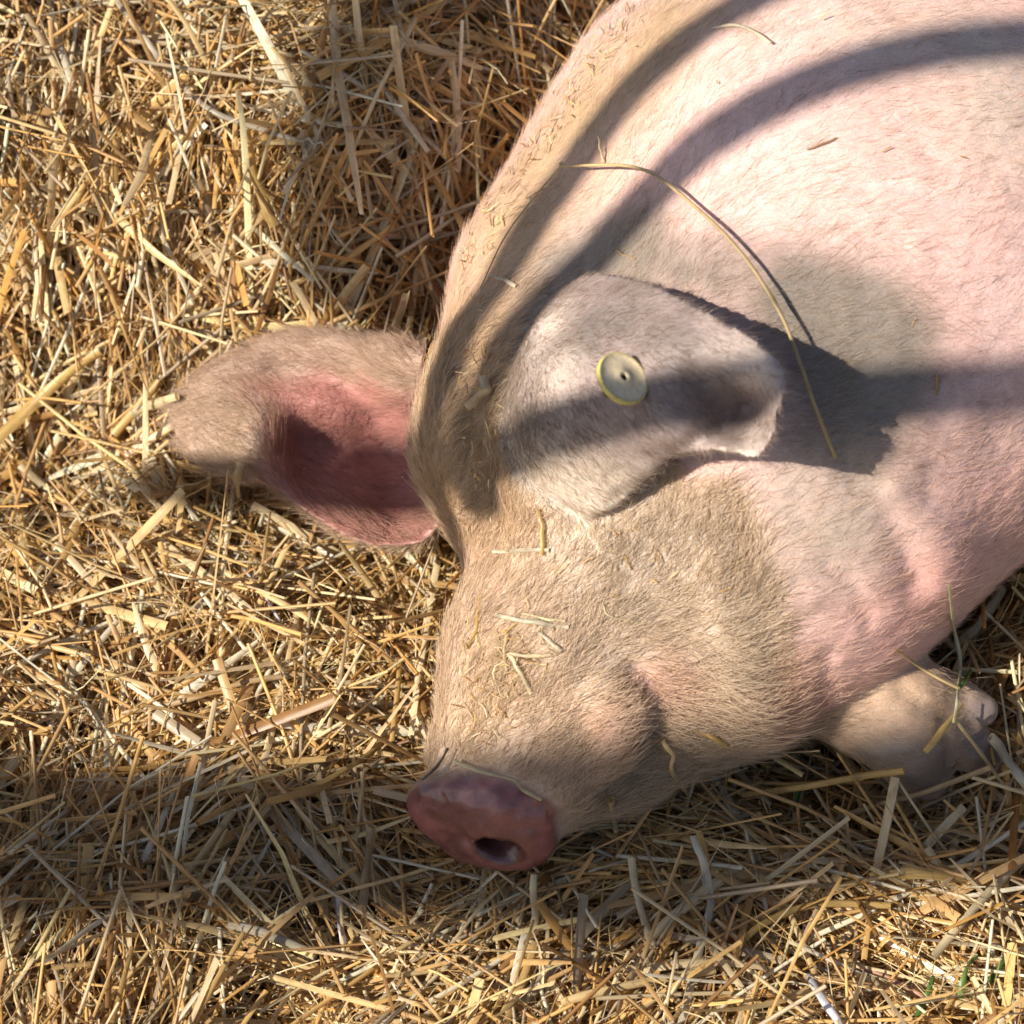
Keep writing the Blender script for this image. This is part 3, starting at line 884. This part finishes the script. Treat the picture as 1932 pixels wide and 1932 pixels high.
protos = []
for k in range(16):
    L = rng.uniform(0.07, 0.17); cl = PAL[rng.choice([0, 1, 5, 2, 6, 0, 5])] * rng.uniform(0.9, 1.1)
    if k % 3 == 2:
        one = lambda v: np.array([v])
        v, f, c, g = ribbons(np.zeros((1, 3)), np.array([[1., 0, 0]]), np.array([[0, 0, 1.]]), one(L), one(rng.uniform(0.004, 0.007)), one(rng.normal(0, 0.04)), cl[None], one(rng.uniform(0, 40)), 0.25, 9)
    else:
        v, f, c, g = proto_tube(L, rng.uniform(0.0024, 0.0042), cl, k % 2 == 0, rng.normal(0, 0.035))
    po = np_mesh('straw_stalk', v, f, M_STRAW, cols=c, uvs=g)
    protos.append(po.data); bpy.data.objects.remove(po)
nst = 0
while nst < 280:
    n = 400
    c, t, fl = straw_frames(n, (-0.34, 0.36, -0.36, 0.52), rng.uniform(0.000, 0.008, n), 0.04)
    ok = outside_pig(seg_pts(c, t, np.full(n, 0.14)), 0.003)
    pp = proj(c); ok &= (pp[:, 0] > 10) & (pp[:, 0] < 1920) & (pp[:, 1] > 10) & (pp[:, 1] < 1920)
    for j in np.where(ok)[0]:
        if nst >= 280: break
        o = bpy.data.objects.new('straw_stalk', protos[rng.integers(len(protos))])
        s_ = np.cross(fl[j], t[j])
        M = Matrix(((t[j][0], s_[0], fl[j][0], c[j][0]), (t[j][1], s_[1], fl[j][1], c[j][1]), (t[j][2], s_[2], fl[j][2], c[j][2]), (0, 0, 0, 1)))
        o.matrix_world = M @ Matrix.Scale(rng.uniform(0.6, 1.0), 4)
        link(o, bed); nst += 1

# ------------------------------------------------------------------ stalks and scraps one can point at
EARP = np.concatenate([SA.reshape(-1, 3), SB.reshape(-1, 3)]); EARQ = proj(EARP)
def lay(pts):
    """(px, py, lift) -> points resting on pig, ear or straw"""
    a = np.asarray(pts, float)
    h = hits(a[:, :2], body_base, True)
    for i, (x, y, l) in enumerate(a):
        k = np.argmin(((EARQ - (x, y)) ** 2).sum(-1))
        if np.hypot(*(EARQ[k] - (x, y))) < 14 and (EARP[k] - CAM) @ FWD < (h[i] - CAM) @ FWD:
            h[i] = EARP[k]
    return h - ray(a[:, 0], a[:, 1]) * a[:, 2:3]

def stalk(name, label, pts, w, colr, kind='tube', n=26, taper=0.0, nodes=(), cat='straw', curly=0.0, soft=True, parent=None, lead=0.0):
    P = lay(pts)
    P = catmull(P, n) if soft else np.array([P[0] + (P[-1] - P[0]) * k for k in np.linspace(0, 1, n)])
    jt = rng.normal(0, 1, (6, 3)) * 0.00035 * min(1.0, w / 0.003); P = P + catmull(jt, n)
    t = unit(np.gradient(P, axis=0))
    s_ = unit(np.cross(t, -FWD + 0.25 * RIGHT)); f = np.cross(s_, t)
    if curly:
        ph = np.linspace(0, 26, n)
        P = P + s_ * (curly * np.sin(ph))[:, None] + f * (curly * np.cos(ph))[:, None]
    u = np.linspace(0, 1, n)
    r = 0.84 * w / 2 * (1 - taper * u) * (1 + 0.10 * np.interp(u, np.linspace(0, 1, 7), rng.normal(0, 1, 7)))
    if lead: r = r * (0.35 + 0.65 * sstep(0, lead, u))
    for q in nodes: r = r * (1 + 0.45 * np.exp(-((u - q) / 0.018) ** 2))
    sd = rng.uniform(0, 40)
    if kind == 'tube':
        m = 8; a = np.arange(m) / m * 2 * math.pi
        V = P[:, None] + r[:, None, None] * (s_[:, None] * np.cos(a)[None, :, None] + 0.6 * f[:, None] * np.sin(a)[None, :, None])
        g0 = a * w
    else:
        m = 5; a = np.linspace(-1, 1, m)
        tw = 0.5 * np.sin(u * 5 + sd)
        S = s_ * np.cos(tw)[:, None] + f * np.sin(tw)[:, None]; Fn = f * np.cos(tw)[:, None] - s_ * np.sin(tw)[:, None]
        V = P[:, None] + S[:, None] * (r[:, None] * a[None])[..., None] + Fn[:, None] * (0.5 * r[:, None] * (1 - a[None] ** 2))[..., None]
        g0 = a * w / 2
    i = np.arange(n * m).reshape(n, m)
    if kind == 'tube':
        j = np.roll(i, -1, 1); F = np.stack([i[:-1], i[1:], j[1:], j[:-1]], -1).reshape(-1, 4)
    else:
        F = np.stack([i[:-1, :-1], i[1:, :-1], i[1:, 1:], i[:-1, 1:]], -1).reshape(-1, 4)
    ln = np.concatenate([[0], np.cumsum(np.linalg.norm(np.diff(P, axis=0), axis=1))])
    G = np.zeros((n, m, 3)); G[..., 0] = g0[None] + sd; G[..., 1] = ln[:, None] + sd; G[..., 2] = sd
    C = np.tile(np.asarray(colr, float), (n, m, 1)) * (1 + 0.16 * np.interp(u, np.linspace(0, 1, 6), rng.normal(0, 1, 6)))[:, None, None]
    for q in nodes: C *= (1 - 0.4 * np.exp(-((u - q) / 0.02) ** 2))[:, None, None]
    o = np_mesh(name, V.reshape(-1, 3), F, M_STRAW, parent, cols=np.clip(C, 0, 0.9).reshape(-1, 3), uvs=G.reshape(-1, 3))
    if label: tag(o, label, cat)
    return o
CRM = (0.70, 0.58, 0.36); GLD = (0.62, 0.42, 0.15); PAL_ = (0.66, 0.50, 0.26); BRN = (0.48, 0.34, 0.18); WHT = (0.70, 0.62, 0.46); GRY = (0.56, 0.48, 0.37)
stalk('straw_stalk', 'long thin stalk arching over the shoulder and past the tagged ear', [(905, 545, .003), (960, 435, .008), (1056, 316, .014), (1066, 313, .015), (1205, 316, .016), (1310, 388, .014), (1400, 478, .013), (1470, 588, .014), (1510, 690, .018), (1540, 775, .014), (1577, 862, .004)], .0025, PAL_, n=70, nodes=(0.68,), lead=0.45)
stalk('straw_stalk', 'thin bright stalk standing slantwise up the bank behind the pig', [(788, 25, .030), (725, 150, .026), (665, 285, .014), (640, 335, .008)], .0036, CRM, taper=.3)
stalk('straw_stalk', 'broad flattened yellow stalk hanging down the bank', [(465, 245, .010), (478, 320, .012), (497, 380, .012), (516, 428, .012)], .0075, GLD, 'ribbon')
stalk('straw_stalk', 'long grey brown stalk running down from the top edge of the bank', [(212, -10, .018), (275, 75, .016), (330, 145, .014), (400, 208, .012), (500, 245, .010), (602, 278, .008)], .0045, GRY, n=36, nodes=(0.3,))
stalk('straw_curl', 'pale twisted curl of straw on the bank', [(560, 262, .012), (595, 268, .014), (625, 280, .014), (657, 296, .012)], .0022, WHT, n=60, curly=.0012)
stalk('straw_stalk', 'thick golden stalk slanting in from the left edge', [(-30, 850, .012), (60, 765, .014), (130, 705, .014), (188, 664, .012)], .0085, GLD, 'ribbon')
stalk('straw_stalk', 'short thick cut stalk at the tip of the flopped ear', [(248, 782, .016), (285, 765, .018), (326, 745, .018)], .0072, CRM)
stalk('straw_stalk', 'golden stalk crossing under the thick cut stalk by the ear tip', [(215, 820, .010), (262, 765, .010), (300, 720, .010)], .0060, GLD)
stalk('straw_stalk', 'short upright yellow stalk below the flopped ear tip', [(448, 872, .014), (449, 905, .014), (450, 938, .010)], .0058, PAL_, 'ribbon')
stalk('straw_stalk', 'pale jointed stalk pointing right below the left edge', [(38, 880, .010), (100, 930, .012), (160, 980, .012)], .0065, CRM, nodes=(0.85,))
stalk('straw_stalk', 'long fine stem running down through the straw left of the ear', [(185, 840, .012), (235, 960, .014), (280, 1055, .014), (310, 1130, .010)], .0030, PAL_, nodes=(0.7,))
stalk('straw_stalk', 'fine pale stem lying level under the flopped ear', [(320, 1068, .010), (380, 1060, .012), (470, 1060, .012), (520, 1072, .010)], .0018, CRM)
stalk('straw_leaf', 'broad flat straw leaf below the flopped ear', [(578, 1084, .008), (620, 1068, .010), (662, 1052, .010)], .0085, BRN, 'ribbon')
stalk('straw_stalk', 'thin lilac grey stem slanting below the flopped ear', [(460, 1072, .012), (495, 1120, .012), (528, 1172, .010)], .0022, (0.62, 0.60, 0.62))
stalk('straw_stalk', 'thin stalk falling from the ear base down beside the forehead', [(812, 990, .004), (838, 1060, .010), (862, 1120, .012), (880, 1175, .004)], .0028, PAL_, taper=.5)
stalk('straw_stalk', 'long pale stem lying level left of the snout', [(230, 1345, .010), (350, 1320, .012), (470, 1285, .012), (590, 1268, .010)], .0040, BRN, n=30)
stalk('straw_stalk', 'curved golden stem sweeping up towards the snout from the left', [(470, 1505, .010), (580, 1485, .014), (670, 1440, .014), (745, 1378, .010)], .0038, GLD, n=30)
stalk('straw_stalk', 'stout pale stalk leaning up in the shaded straw at lower left', [(440, 1532, .020), (385, 1605, .016), (320, 1692, .006)], .0050, PAL_, nodes=(0.2,))
stalk('straw_stalk', 'thin upright stalk left of the snout disc', [(686, 1455, .024), (680, 1530, .016), (668, 1600, .006)], .0034, PAL_)
stalk('straw_stalk', 'flat split stalk leaning beside the thin upright stalk', [(702, 1565, .018), (690, 1650, .012), (678, 1725, .006)], .0062, BRN, 'ribbon')
stalk('straw_stalk', 'pale lilac strip standing in the shaded foreground straw', [(636, 1680, .016), (642, 1735, .012), (646, 1788, .006)], .0040, (0.74, 0.70, 0.76), 'ribbon')
stalk('straw_stalk', 'bright bent stalk in the foreground below the lilac strip', [(430, 1745, .012), (510, 1765, .014), (595, 1802, .012)], .0062, WHT)
stalk('straw_stalk', 'pointed stalk standing up just below the snout', [(1006, 1648, .022), (1008, 1705, .014), (1010, 1765, .004)], .0046, CRM, taper=-.4)
stalk('straw_stalk', 'bright white split stalk upright in the sunlit foreground', [(1310, 1578, .018), (1328, 1635, .014), (1342, 1705, .006)], .0060, WHT, 'ribbon')
stalk('straw_stalk', 'long pale stalk leaning in the foreground right of the snout', [(1192, 1622, .020), (1205, 1700, .016), (1235, 1790, .010)], .0055, CRM)
stalk('straw_stalk', 'thin brown stem crossing beside the leaning foreground stalk', [(1200, 1560, .016), (1235, 1640, .016), (1262, 1710, .010)], .0024, BRN)
stalk('straw_stalk', 'short stalk standing against the chin', [(1152, 1508, .014), (1160, 1560, .010), (1168, 1612, .004)], .0042, PAL_)
stalk('straw_stalk', 'bent straw resting against the cheek', [(1312, 1376, .004), (1370, 1405, .008), (1440, 1440, .010), (1535, 1478, .006)], .0036, GLD, n=30)
stalk('straw_stalk', 'golden stalk with a cut end pointing at the foot', [(1400, 1500, .012), (1705, 1455, .018)], .0050, GLD, nodes=(0.72,), soft=False)
stalk('straw_stalk', 'thin bent stem curling up beside the lower jaw', [(1250, 1400, .006), (1268, 1422, .010), (1268, 1455, .010), (1300, 1500, .006)], .0032, PAL_)
stalk('straw_stalk', 'long stalk slanting across in front of the foot', [(1540, 1560, .012), (1870, 1448, .030)], .0046, BRN, n=30, soft=False)
stalk('straw_stalk', 'pale grey stalk leaning in at the right edge by the foot', [(1868, 1392, .018), (1905, 1440, .018), (1950, 1505, .014)], .0068, WHT)
stalk('dry_strand', 'thin pale stem hanging from the chest over the foot', [(1790, 1105, .110), (1802, 1190, .085), (1812, 1262, .060), (1806, 1320, .026), (1800, 1362, .014)], .0026, (0.78, 0.74, 0.50), n=34, cat='grass stem')
stalk('straw_stalk', 'yellow strand draped across the foot', [(1815, 1330, .012), (1785, 1370, .012), (1745, 1418, .008)], .0042, GLD, 'ribbon')
stalk('straw_stalk', 'thick pale stalk leaning up to the right of the chest', [(1892, 1110, .022), (1850, 1175, .020), (1795, 1225, .014)], .0072, CRM)
stalk('straw_stalk', 'thin stem hanging in front of the dewclaw', [(1800, 1352, .010), (1850, 1420, .014), (1900, 1490, .010)], .0026, PAL_)
stalk('straw_stalk', 'fine curved straw above the foot in front of the chest', [(1690, 1225, .006), (1740, 1262, .012), (1810, 1300, .014)], .0022, PAL_)
stalk('straw_stalk', 'long bright stalk rising towards the lower right corner', [(1760, 1805, .010), (1850, 1700, .016), (1945, 1608, .016)], .0064, CRM)
stalk('straw_stalk', 'long pale stalk lying across the bottom foreground', [(1060, 1892, .010), (1180, 1860, .014), (1350, 1828, .014)], .0058, PAL_, n=30)
stalk('straw_stalk', 'bent golden stalk arched in the foreground at lower right', [(1380, 1800, .010), (1440, 1745, .016), (1540, 1710, .018), (1680, 1708, .012)], .0046, GLD, n=34, nodes=(0.5,))
stalk('straw_stalk', 'broad yellow stalk lying level in the sunlit straw at right', [(1640, 1655, .012), (1750, 1648, .014), (1900, 1672, .012)], .0080, GLD, 'ribbon')
stalk('straw_stalk', 'thin lilac grey stalk leaning at the bottom edge', [(1525, 1840, .012), (1555, 1890, .014), (1590, 1945, .012)], .0052, (0.66, 0.64, 0.68))
stalk('straw_stalk', 'brown stem slanting through the dark corner at lower right', [(1560, 1815, .012), (1680, 1845, .014), (1760, 1895, .010)], .0030, (0.42, 0.22, 0.13))
GRN = (0.10, 0.20, 0.04)
stalk('green_sprig', 'small green grass blade poking up under the cheek', [(1508, 1490, .014), (1502, 1512, .010), (1496, 1535, .004)], .0030, GRN, 'ribbon', taper=-.6, cat='grass')
stalk('green_sprig', 'green grass blade half hidden above the dewclaw', [(1836, 1262, .016), (1820, 1285, .012), (1800, 1300, .006)], .0034, GRN, 'ribbon', cat='grass')
stalk('green_sprig', 'leftmost green blade in the dark lower right corner', [(1762, 1842, .012), (1748, 1878, .010), (1730, 1918, .004)], .0036, GRN, 'ribbon', taper=-.5, cat='grass')
stalk('green_sprig', 'curved green blade in the middle of the lower right corner', [(1842, 1800, .014), (1820, 1835, .012), (1812, 1885, .004)], .0034, (0.14, 0.24, 0.06), 'ribbon', taper=-.5, cat='grass')
stalk('green_sprig', 'rightmost green blade near the lower right corner', [(1905, 1770, .014), (1892, 1815, .012), (1868, 1850, .004)], .0032, GRN, 'ribbon', taper=-.5, cat='grass')
# scraps on the pig
stalk('straw_scrap', 'white scrap of straw lying level on the forehead', [(930, 1041, .0015), (980, 1038, .002), (1036, 1040, .0015)], .0028, WHT, 'ribbon', cat='straw scrap')
stalk('straw_scrap', 'pale forked scrap across the bridge of the snout', [(932, 1160, .002), (1000, 1172, .003), (1072, 1184, .002)], .0030, WHT, cat='straw scrap')
stalk('straw_scrap', 'thin scrap slanting beside the forked scrap on the snout', [(985, 1158, .002), (1030, 1168, .003), (1066, 1172, .002)], .0018, CRM, cat='straw scrap')
stalk('straw_scrap', 'upper left straw of the scattered scraps on the snout', [(958, 1195, .002), (952, 1230, .003), (955, 1262, .002)], .0022, PAL_, cat='straw scrap')
stalk('straw_scrap', 'long straw slanting down right among the scraps on the snout', [(958, 1232, .003), (980, 1268, .004), (1002, 1308, .002)], .0030, CRM, cat='straw scrap')
stalk('straw_scrap', 'level straw among the scraps on the snout', [(962, 1234, .003), (1000, 1238, .003), (1042, 1236, .002)], .0028, CRM, cat='straw scrap')
stalk('straw_scrap', 'short straw slanting up right from the scraps on the snout', [(1016, 1192, .002), (1040, 1214, .003), (1062, 1228, .002)], .0026, WHT, cat='straw scrap')
stalk('straw_scrap', 'hooked scrap of straw below the eye', [(1140, 1142, .002), (1146, 1160, .003), (1170, 1168, .003), (1212, 1180, .002)], .0016, CRM, cat='straw scrap')
stalk('straw_scrap', 'thin pale stem lying along the groove above the snout disc', [(856, 1436, .004), (905, 1455, .005), (965, 1470, .005), (985, 1490, .005), (1020, 1508, .004)], .0024, CRM, n=30, cat='straw scrap')
stalk('twig', 'dark thin twig sticking up at the left end of the snout disc', [(845, 1412, .010), (822, 1448, .008), (795, 1472, .006)], .0018, (0.12, 0.09, 0.07), cat='twig')
stalk('straw_scrap', 'straw lying upright along the front of the forehead', [(1018, 960, .002), (1022, 1000, .002), (1024, 1048, .002)], .0032, GLD, 'ribbon', cat='straw scrap')
stalk('husk', 'crumpled pale husk caught between the ears', [(885, 770, .004), (905, 745, .007), (918, 735, .008), (912, 712, .006)], .0070, (0.62, 0.48, 0.30), 'ribbon', cat='husk')
stalk('straw_scrap', 'frayed white scrap on the nape above the tagged ear', [(925, 518, .003), (945, 526, .004), (975, 540, .003)], .0026, WHT, 'ribbon', cat='straw scrap')
stalk('straw_scrap', 'short brown scrap above the tagged ear', [(1160, 470, .002), (1180, 482, .003), (1200, 488, .002)], .0014, BRN, cat='straw scrap')
stalk('straw_scrap', 'fine straw hooked on the upper back near the top edge', [(1345, 52, .003), (1390, 48, .004), (1430, 65, .004), (1455, 82, .003)], .0022, WHT, n=30, cat='straw scrap')
stalk('straw_scrap', 'small amber straw on the shoulder at right', [(1768, 708, .003), (1765, 745, .004), (1735, 792, .002)], .0022, (0.60, 0.36, 0.14), cat='straw scrap')
stalk('straw_scrap', 'thin brown straw lying on the pink shoulder', [(1522, 282, .002), (1550, 272, .003), (1578, 260, .002)], .0013, BRN, cat='straw scrap')
stalk('straw_scrap', 'pale tuft straw poking up from the back near the arched stalk', [(1140, 305, .002), (1132, 280, .008), (1128, 258, .012)], .0024, CRM, taper=.6, cat='straw scrap')
stalk('straw_scrap', 'amber sliver of straw on the folded ear tip', [(1300, 668, .002), (1318, 670, .002), (1338, 656, .002)], .0014, GLD, cat='straw scrap')
stalk('straw_scrap', 'yellow straw lying up the left edge of the face', [(905, 1120, .003), (900, 1180, .004), (880, 1225, .003)], .0030, GLD, 'ribbon', cat='straw scrap')

# chaff caught in the coat along the back, between the ears and on the snout
def chaff(zones):
    out = []
    for (x0, y0, x1, y1, sx, n, Lm) in zones:
        u = rng.random(n)
        px = x0 + (x1 - x0) * u + rng.normal(0, sx, n); py = y0 + (y1 - y0) * u + rng.normal(0, sx, n)
        c = trace(px, py, body_base, False)
        g = unit(grad(body_base, c))
        ok = (np.abs(body_base(c)) < 0.003)
        c, g = c[ok], g[ok]; k = len(c)
        t = unit(rng.normal(0, 1, (k, 3))); t = unit(t - (t * g).sum(1)[:, None] * g * rng.uniform(0.55, 1.0, (k, 1)))
        L = rng.uniform(0.3, 1.4, k) * Lm; W = rng.uniform(0.0004, 0.0011, k)
        cc = np.clip(0.85 * PAL[rng.choice([0, 1, 2, 5, 3], k)] * rng.uniform(0.85, 1.1, (k, 1)), 0, 0.88)
        out.append(ribbons(c + g * 0.0022, t, g, L, W, rng.normal(0, 0.12, k), cc, rng.uniform(0, 40, k), na=4))
    return join(out)
V, F, C, G = chaff([(860, 500, 1190, 20, 20, 170, .008), (900, 560, 900, 980, 22, 70, .008), (925, 1180, 900, 1400, 30, 55, .009), (1000, 1200, 940, 1290, 34, 35, .010),
                    (1000, 1000, 1350, 1150, 60, 40, .007), (820, 600, 800, 700, 10, 30, .012), (1500, 100, 1800, 500, 200, 14, .006)])
tag(np_mesh('chaff', V, F, M_STRAW, cols=C, uvs=G), 'crumbs of straw and chaff caught in the coat of the pig', 'chaff', kind='stuff')

# ------------------------------------------------------------------ ear tag
def plastic(name, rgb, rough=0.45):
    b = NB(name); tc = b.add('ShaderNodeTexCoord')
    n = b.noise(300, 5, 0.7, tc.outputs['Object'])
    r = b.ramp(n.outputs[0], [(0.3, tuple(x * 0.72 for x in rgb)), (0.7, tuple(min(1, x * 1.08) for x in rgb))])
    b.l(r.outputs[0], b.p.inputs['Base Color']); b.p.inputs['Roughness'].default_value = rough
    return b.m
M_TAGF = plastic('tag_face', (0.78, 0.62, 0.39)); M_TAGR = plastic('tag_rim', (0.66, 0.55, 0.17), 0.4); M_HOLE = plastic('tag_hole', (0.03, 0.025, 0.02), 0.7)
tp = iA(1168, 716)
tn = unit(-FWD + 0.55 * UP + 0.62 * RIGHT)
te = unit(np.cross(tn, UP)); tf = np.cross(tn, te)
tagr = bpy.data.objects.new('ear_tag', None); link(tagr)
org_t = tp + (-FWD) * 0.019
tagr.matrix_world = Matrix(((te[0], tf[0], tn[0], org_t[0]), (te[1], tf[1], tn[1], org_t[1]), (te[2], tf[2], tn[2], org_t[2]), (0, 0, 0, 1)))
tagr.empty_display_size = 0.01
tag(tagr, 'round yellow rimmed ear tag button pinned through the raised ear', 'ear tag')
def lathe(name, prof, mat, n=40):
    pr = np.array(prof); a = np.arange(n) / n * 2 * math.pi
    V = np.stack([pr[:, None, 0] * np.cos(a)[None], pr[:, None, 0] * np.sin(a)[None], np.repeat(pr[:, 1:2], n, 1)], -1)
    i = np.arange(len(pr) * n).reshape(len(pr), n); j = np.roll(i, -1, 1)
    F = np.stack([i[:-1], j[:-1], j[1:], i[1:]], -1).reshape(-1, 4)
    return np_mesh(name, V.reshape(-1, 3), F, mat, tagr)
R_ = 0.0143
lathe('tag_face', [(0.0018, -0.0006), (0.0021, 0.0010), (0.0032, 0.0014), (0.0036, 0.0009), (R_ - 0.0012, 0.0002), (R_ - 0.0009, 0.0005), (R_ - 0.0007, -0.0006)], M_TAGF)
lathe('tag_rim', [(R_ - 0.0009, 0.0000), (R_ - 0.0006, 0.0006), (R_, 0.0003), (R_ + 0.0003, -0.0012), (R_ + 0.0001, -0.0028), (R_ - 0.0008, -0.0032), (0.0040, -0.0032), (0.0040, -0.0042)], M_TAGR)
lathe('pin', [(0.0, -0.0008), (0.0019, -0.0007), (0.0032, -0.0020), (0.0032, -0.0160), (0.0, -0.0162)], M_HOLE, 20)

# ------------------------------------------------------------------ unseen rails towards the sun, curved to fit shade bands; boards added for shade
b = NB('galvanised_steel'); tc = b.add('ShaderNodeTexCoord'); n = b.noise(40, 4, 0.6, tc.outputs['Object'])
r = b.ramp(n.outputs[0], [(0.3, 0.35), (0.7, 0.5)]); b.l(r.outputs[0], b.p.inputs['Base Color'])
b.p.inputs['Metallic'].default_value = 0.9; b.p.inputs['Roughness'].default_value = 0.5; M_RAIL = b.m
b = NB('weathered_board'); tc = b.add('ShaderNodeTexCoord'); mp = b.add('ShaderNodeMapping'); b.l(tc.outputs['Object'], mp.inputs[0]); mp.inputs['Scale'].default_value = (4, 4, 60)
n = b.noise(3, 5, 0.6, mp.outputs[0]); r = b.ramp(n.outputs[0], [(0.3, (0.16, 0.11, 0.07)), (0.7, (0.30, 0.23, 0.16))]); b.l(r.outputs[0], b.p.inputs['Base Color']); M_BOARD = b.m
NH = unit(np.array([TOSUN[0], TOSUN[1], 0.0])); TH = np.array([-NH[1], NH[0], 0.0])
hur = bpy.data.objects.new('shade_gate', None); link(hur); hur.location = NH * 1.05
tag(hur, 'unseen gate rails bent to fit shade bands with boards added for more shade', 'gate')
def rail(name, pts, rad, deg, mat, shade_board=None, ext=(0.12, 0.12), D=1.05):
    a = np.asarray(pts, float)
    p = lay(np.concatenate([a[:, :2], np.zeros((len(a), 1))], 1))
    t = (D - p @ NH) / (TOSUN @ NH)
    q = p + t[:, None] * TOSUN
    h = q @ TH; z = q[:, 2]
    s_ = np.concatenate([[0], np.cumsum(np.hypot(np.diff(h), np.diff(z)))])
    ph = np.polyfit(s_, h, deg); pz = np.polyfit(s_, z, deg)
    uu = np.linspace(-ext[0], s_[-1] + ext[1], 40)
    uc = np.clip(uu, 0, s_[-1])
    H = np.polyval(ph, uc) + (uu - uc) * np.polyval(np.polyder(ph), uc)
    Z = np.polyval(pz, uc) + (uu - uc) * np.polyval(np.polyder(pz), uc)
    P = NH * D + H[:, None] * TH + np.stack([0 * Z, 0 * Z, Z], -1)
    T = unit(np.gradient(P, axis=0)); B = np.tile(NH, (len(P), 1)); S = np.cross(T, B)
    if shade_board is None:
        m = 14; an = np.arange(m) / m * 2 * math.pi
        V = P[:, None] + rad * (S[:, None] * np.cos(an)[None, :, None] + B[:, None] * np.sin(an)[None, :, None])
    else:
        m = 4
        V = P[:, None] + np.stack([S * shade_board + B * 0.011, -S * shade_board + B * 0.011, -S * shade_board - B * 0.011, S * shade_board - B * 0.011], 1)
    i = np.arange(len(P) * m).reshape(len(P), m); j = np.roll(i, -1, 1)
    F = [list(x) for x in np.stack([i[:-1], i[1:], j[1:], j[:-1]], -1).reshape(-1, 4)] + [list(i[0][::-1]), list(i[-1])]
    o = np_mesh(name, V.reshape(-1, 3) - NH * 1.05, F, mat, hur, smooth=shade_board is None)
    print(name, 'h %.2f..%.2f z %.2f..%.2f' % (H.min(), H.max(), Z.min(), Z.max()))
    return o
if True:
    rail('rail', [(600, 930), (960, 800), (1100, 808), (1210, 818), (1380, 805), (1650, 725), (1800, 725), (1930, 725)], 0.0150, 2, M_RAIL)
    rail('rail', [(1930, 75), (1760, 80), (1600, 125), (1400, 225), (1260, 350), (1160, 440), (1060, 525), (960, 640), (905, 800), (900, 950)], 0.0155, 4, M_RAIL, ext=(0.12, 0.0))
    rail('rail', [(1385, 0), (1290, 105), (1150, 230), (1010, 390), (920, 540), (870, 650), (835, 740)], 0.0150, 2, M_RAIL)
    rail('shade_board', [(0, 1590), (450, 1590), (900, 1568), (1040, 1568), (1330, 1565), (1700, 1535), (1930, 1510)], 0, 2, M_BOARD, shade_board=0.046, D=2.6)
    rail('shade_board', [(0, 1690), (500, 1680), (1000, 1700), (1250, 1720), (1500, 1760)], 0, 2, M_BOARD, shade_board=0.014, ext=(0.12, 0.0), D=2.6)  # unseen strip added to widen the shade at lower left
    rail('shade_board', [(940, -40), (850, 180), (780, 400), (740, 600)], 0, 1, M_BOARD, shade_board=0.038, ext=(0.02, 0.0), D=2.4)  # unseen, added only to darken the bank behind the pig
    rail('shade_board', [(640, 905), (720, 890), (790, 880)], 0, 1, M_BOARD, shade_board=0.022, ext=(0.0, 0.0), D=1.7)  # short floating piece, added only to shade the flopped ear
for hx in (-0.9, 0.9):
    pb = bmesh.new(); bmesh.ops.create_cone(pb, cap_ends=True, segments=16, radius1=0.04, radius2=0.04, depth=2.0)
    pm = bpy.data.meshes.new('post'); pb.to_mesh(pm); pb.free(); pm.materials.append(M_BOARD)
    po = link(bpy.data.objects.new('post', pm), hur); po.location = TH * hx + np.array([0, 0, 1.0])
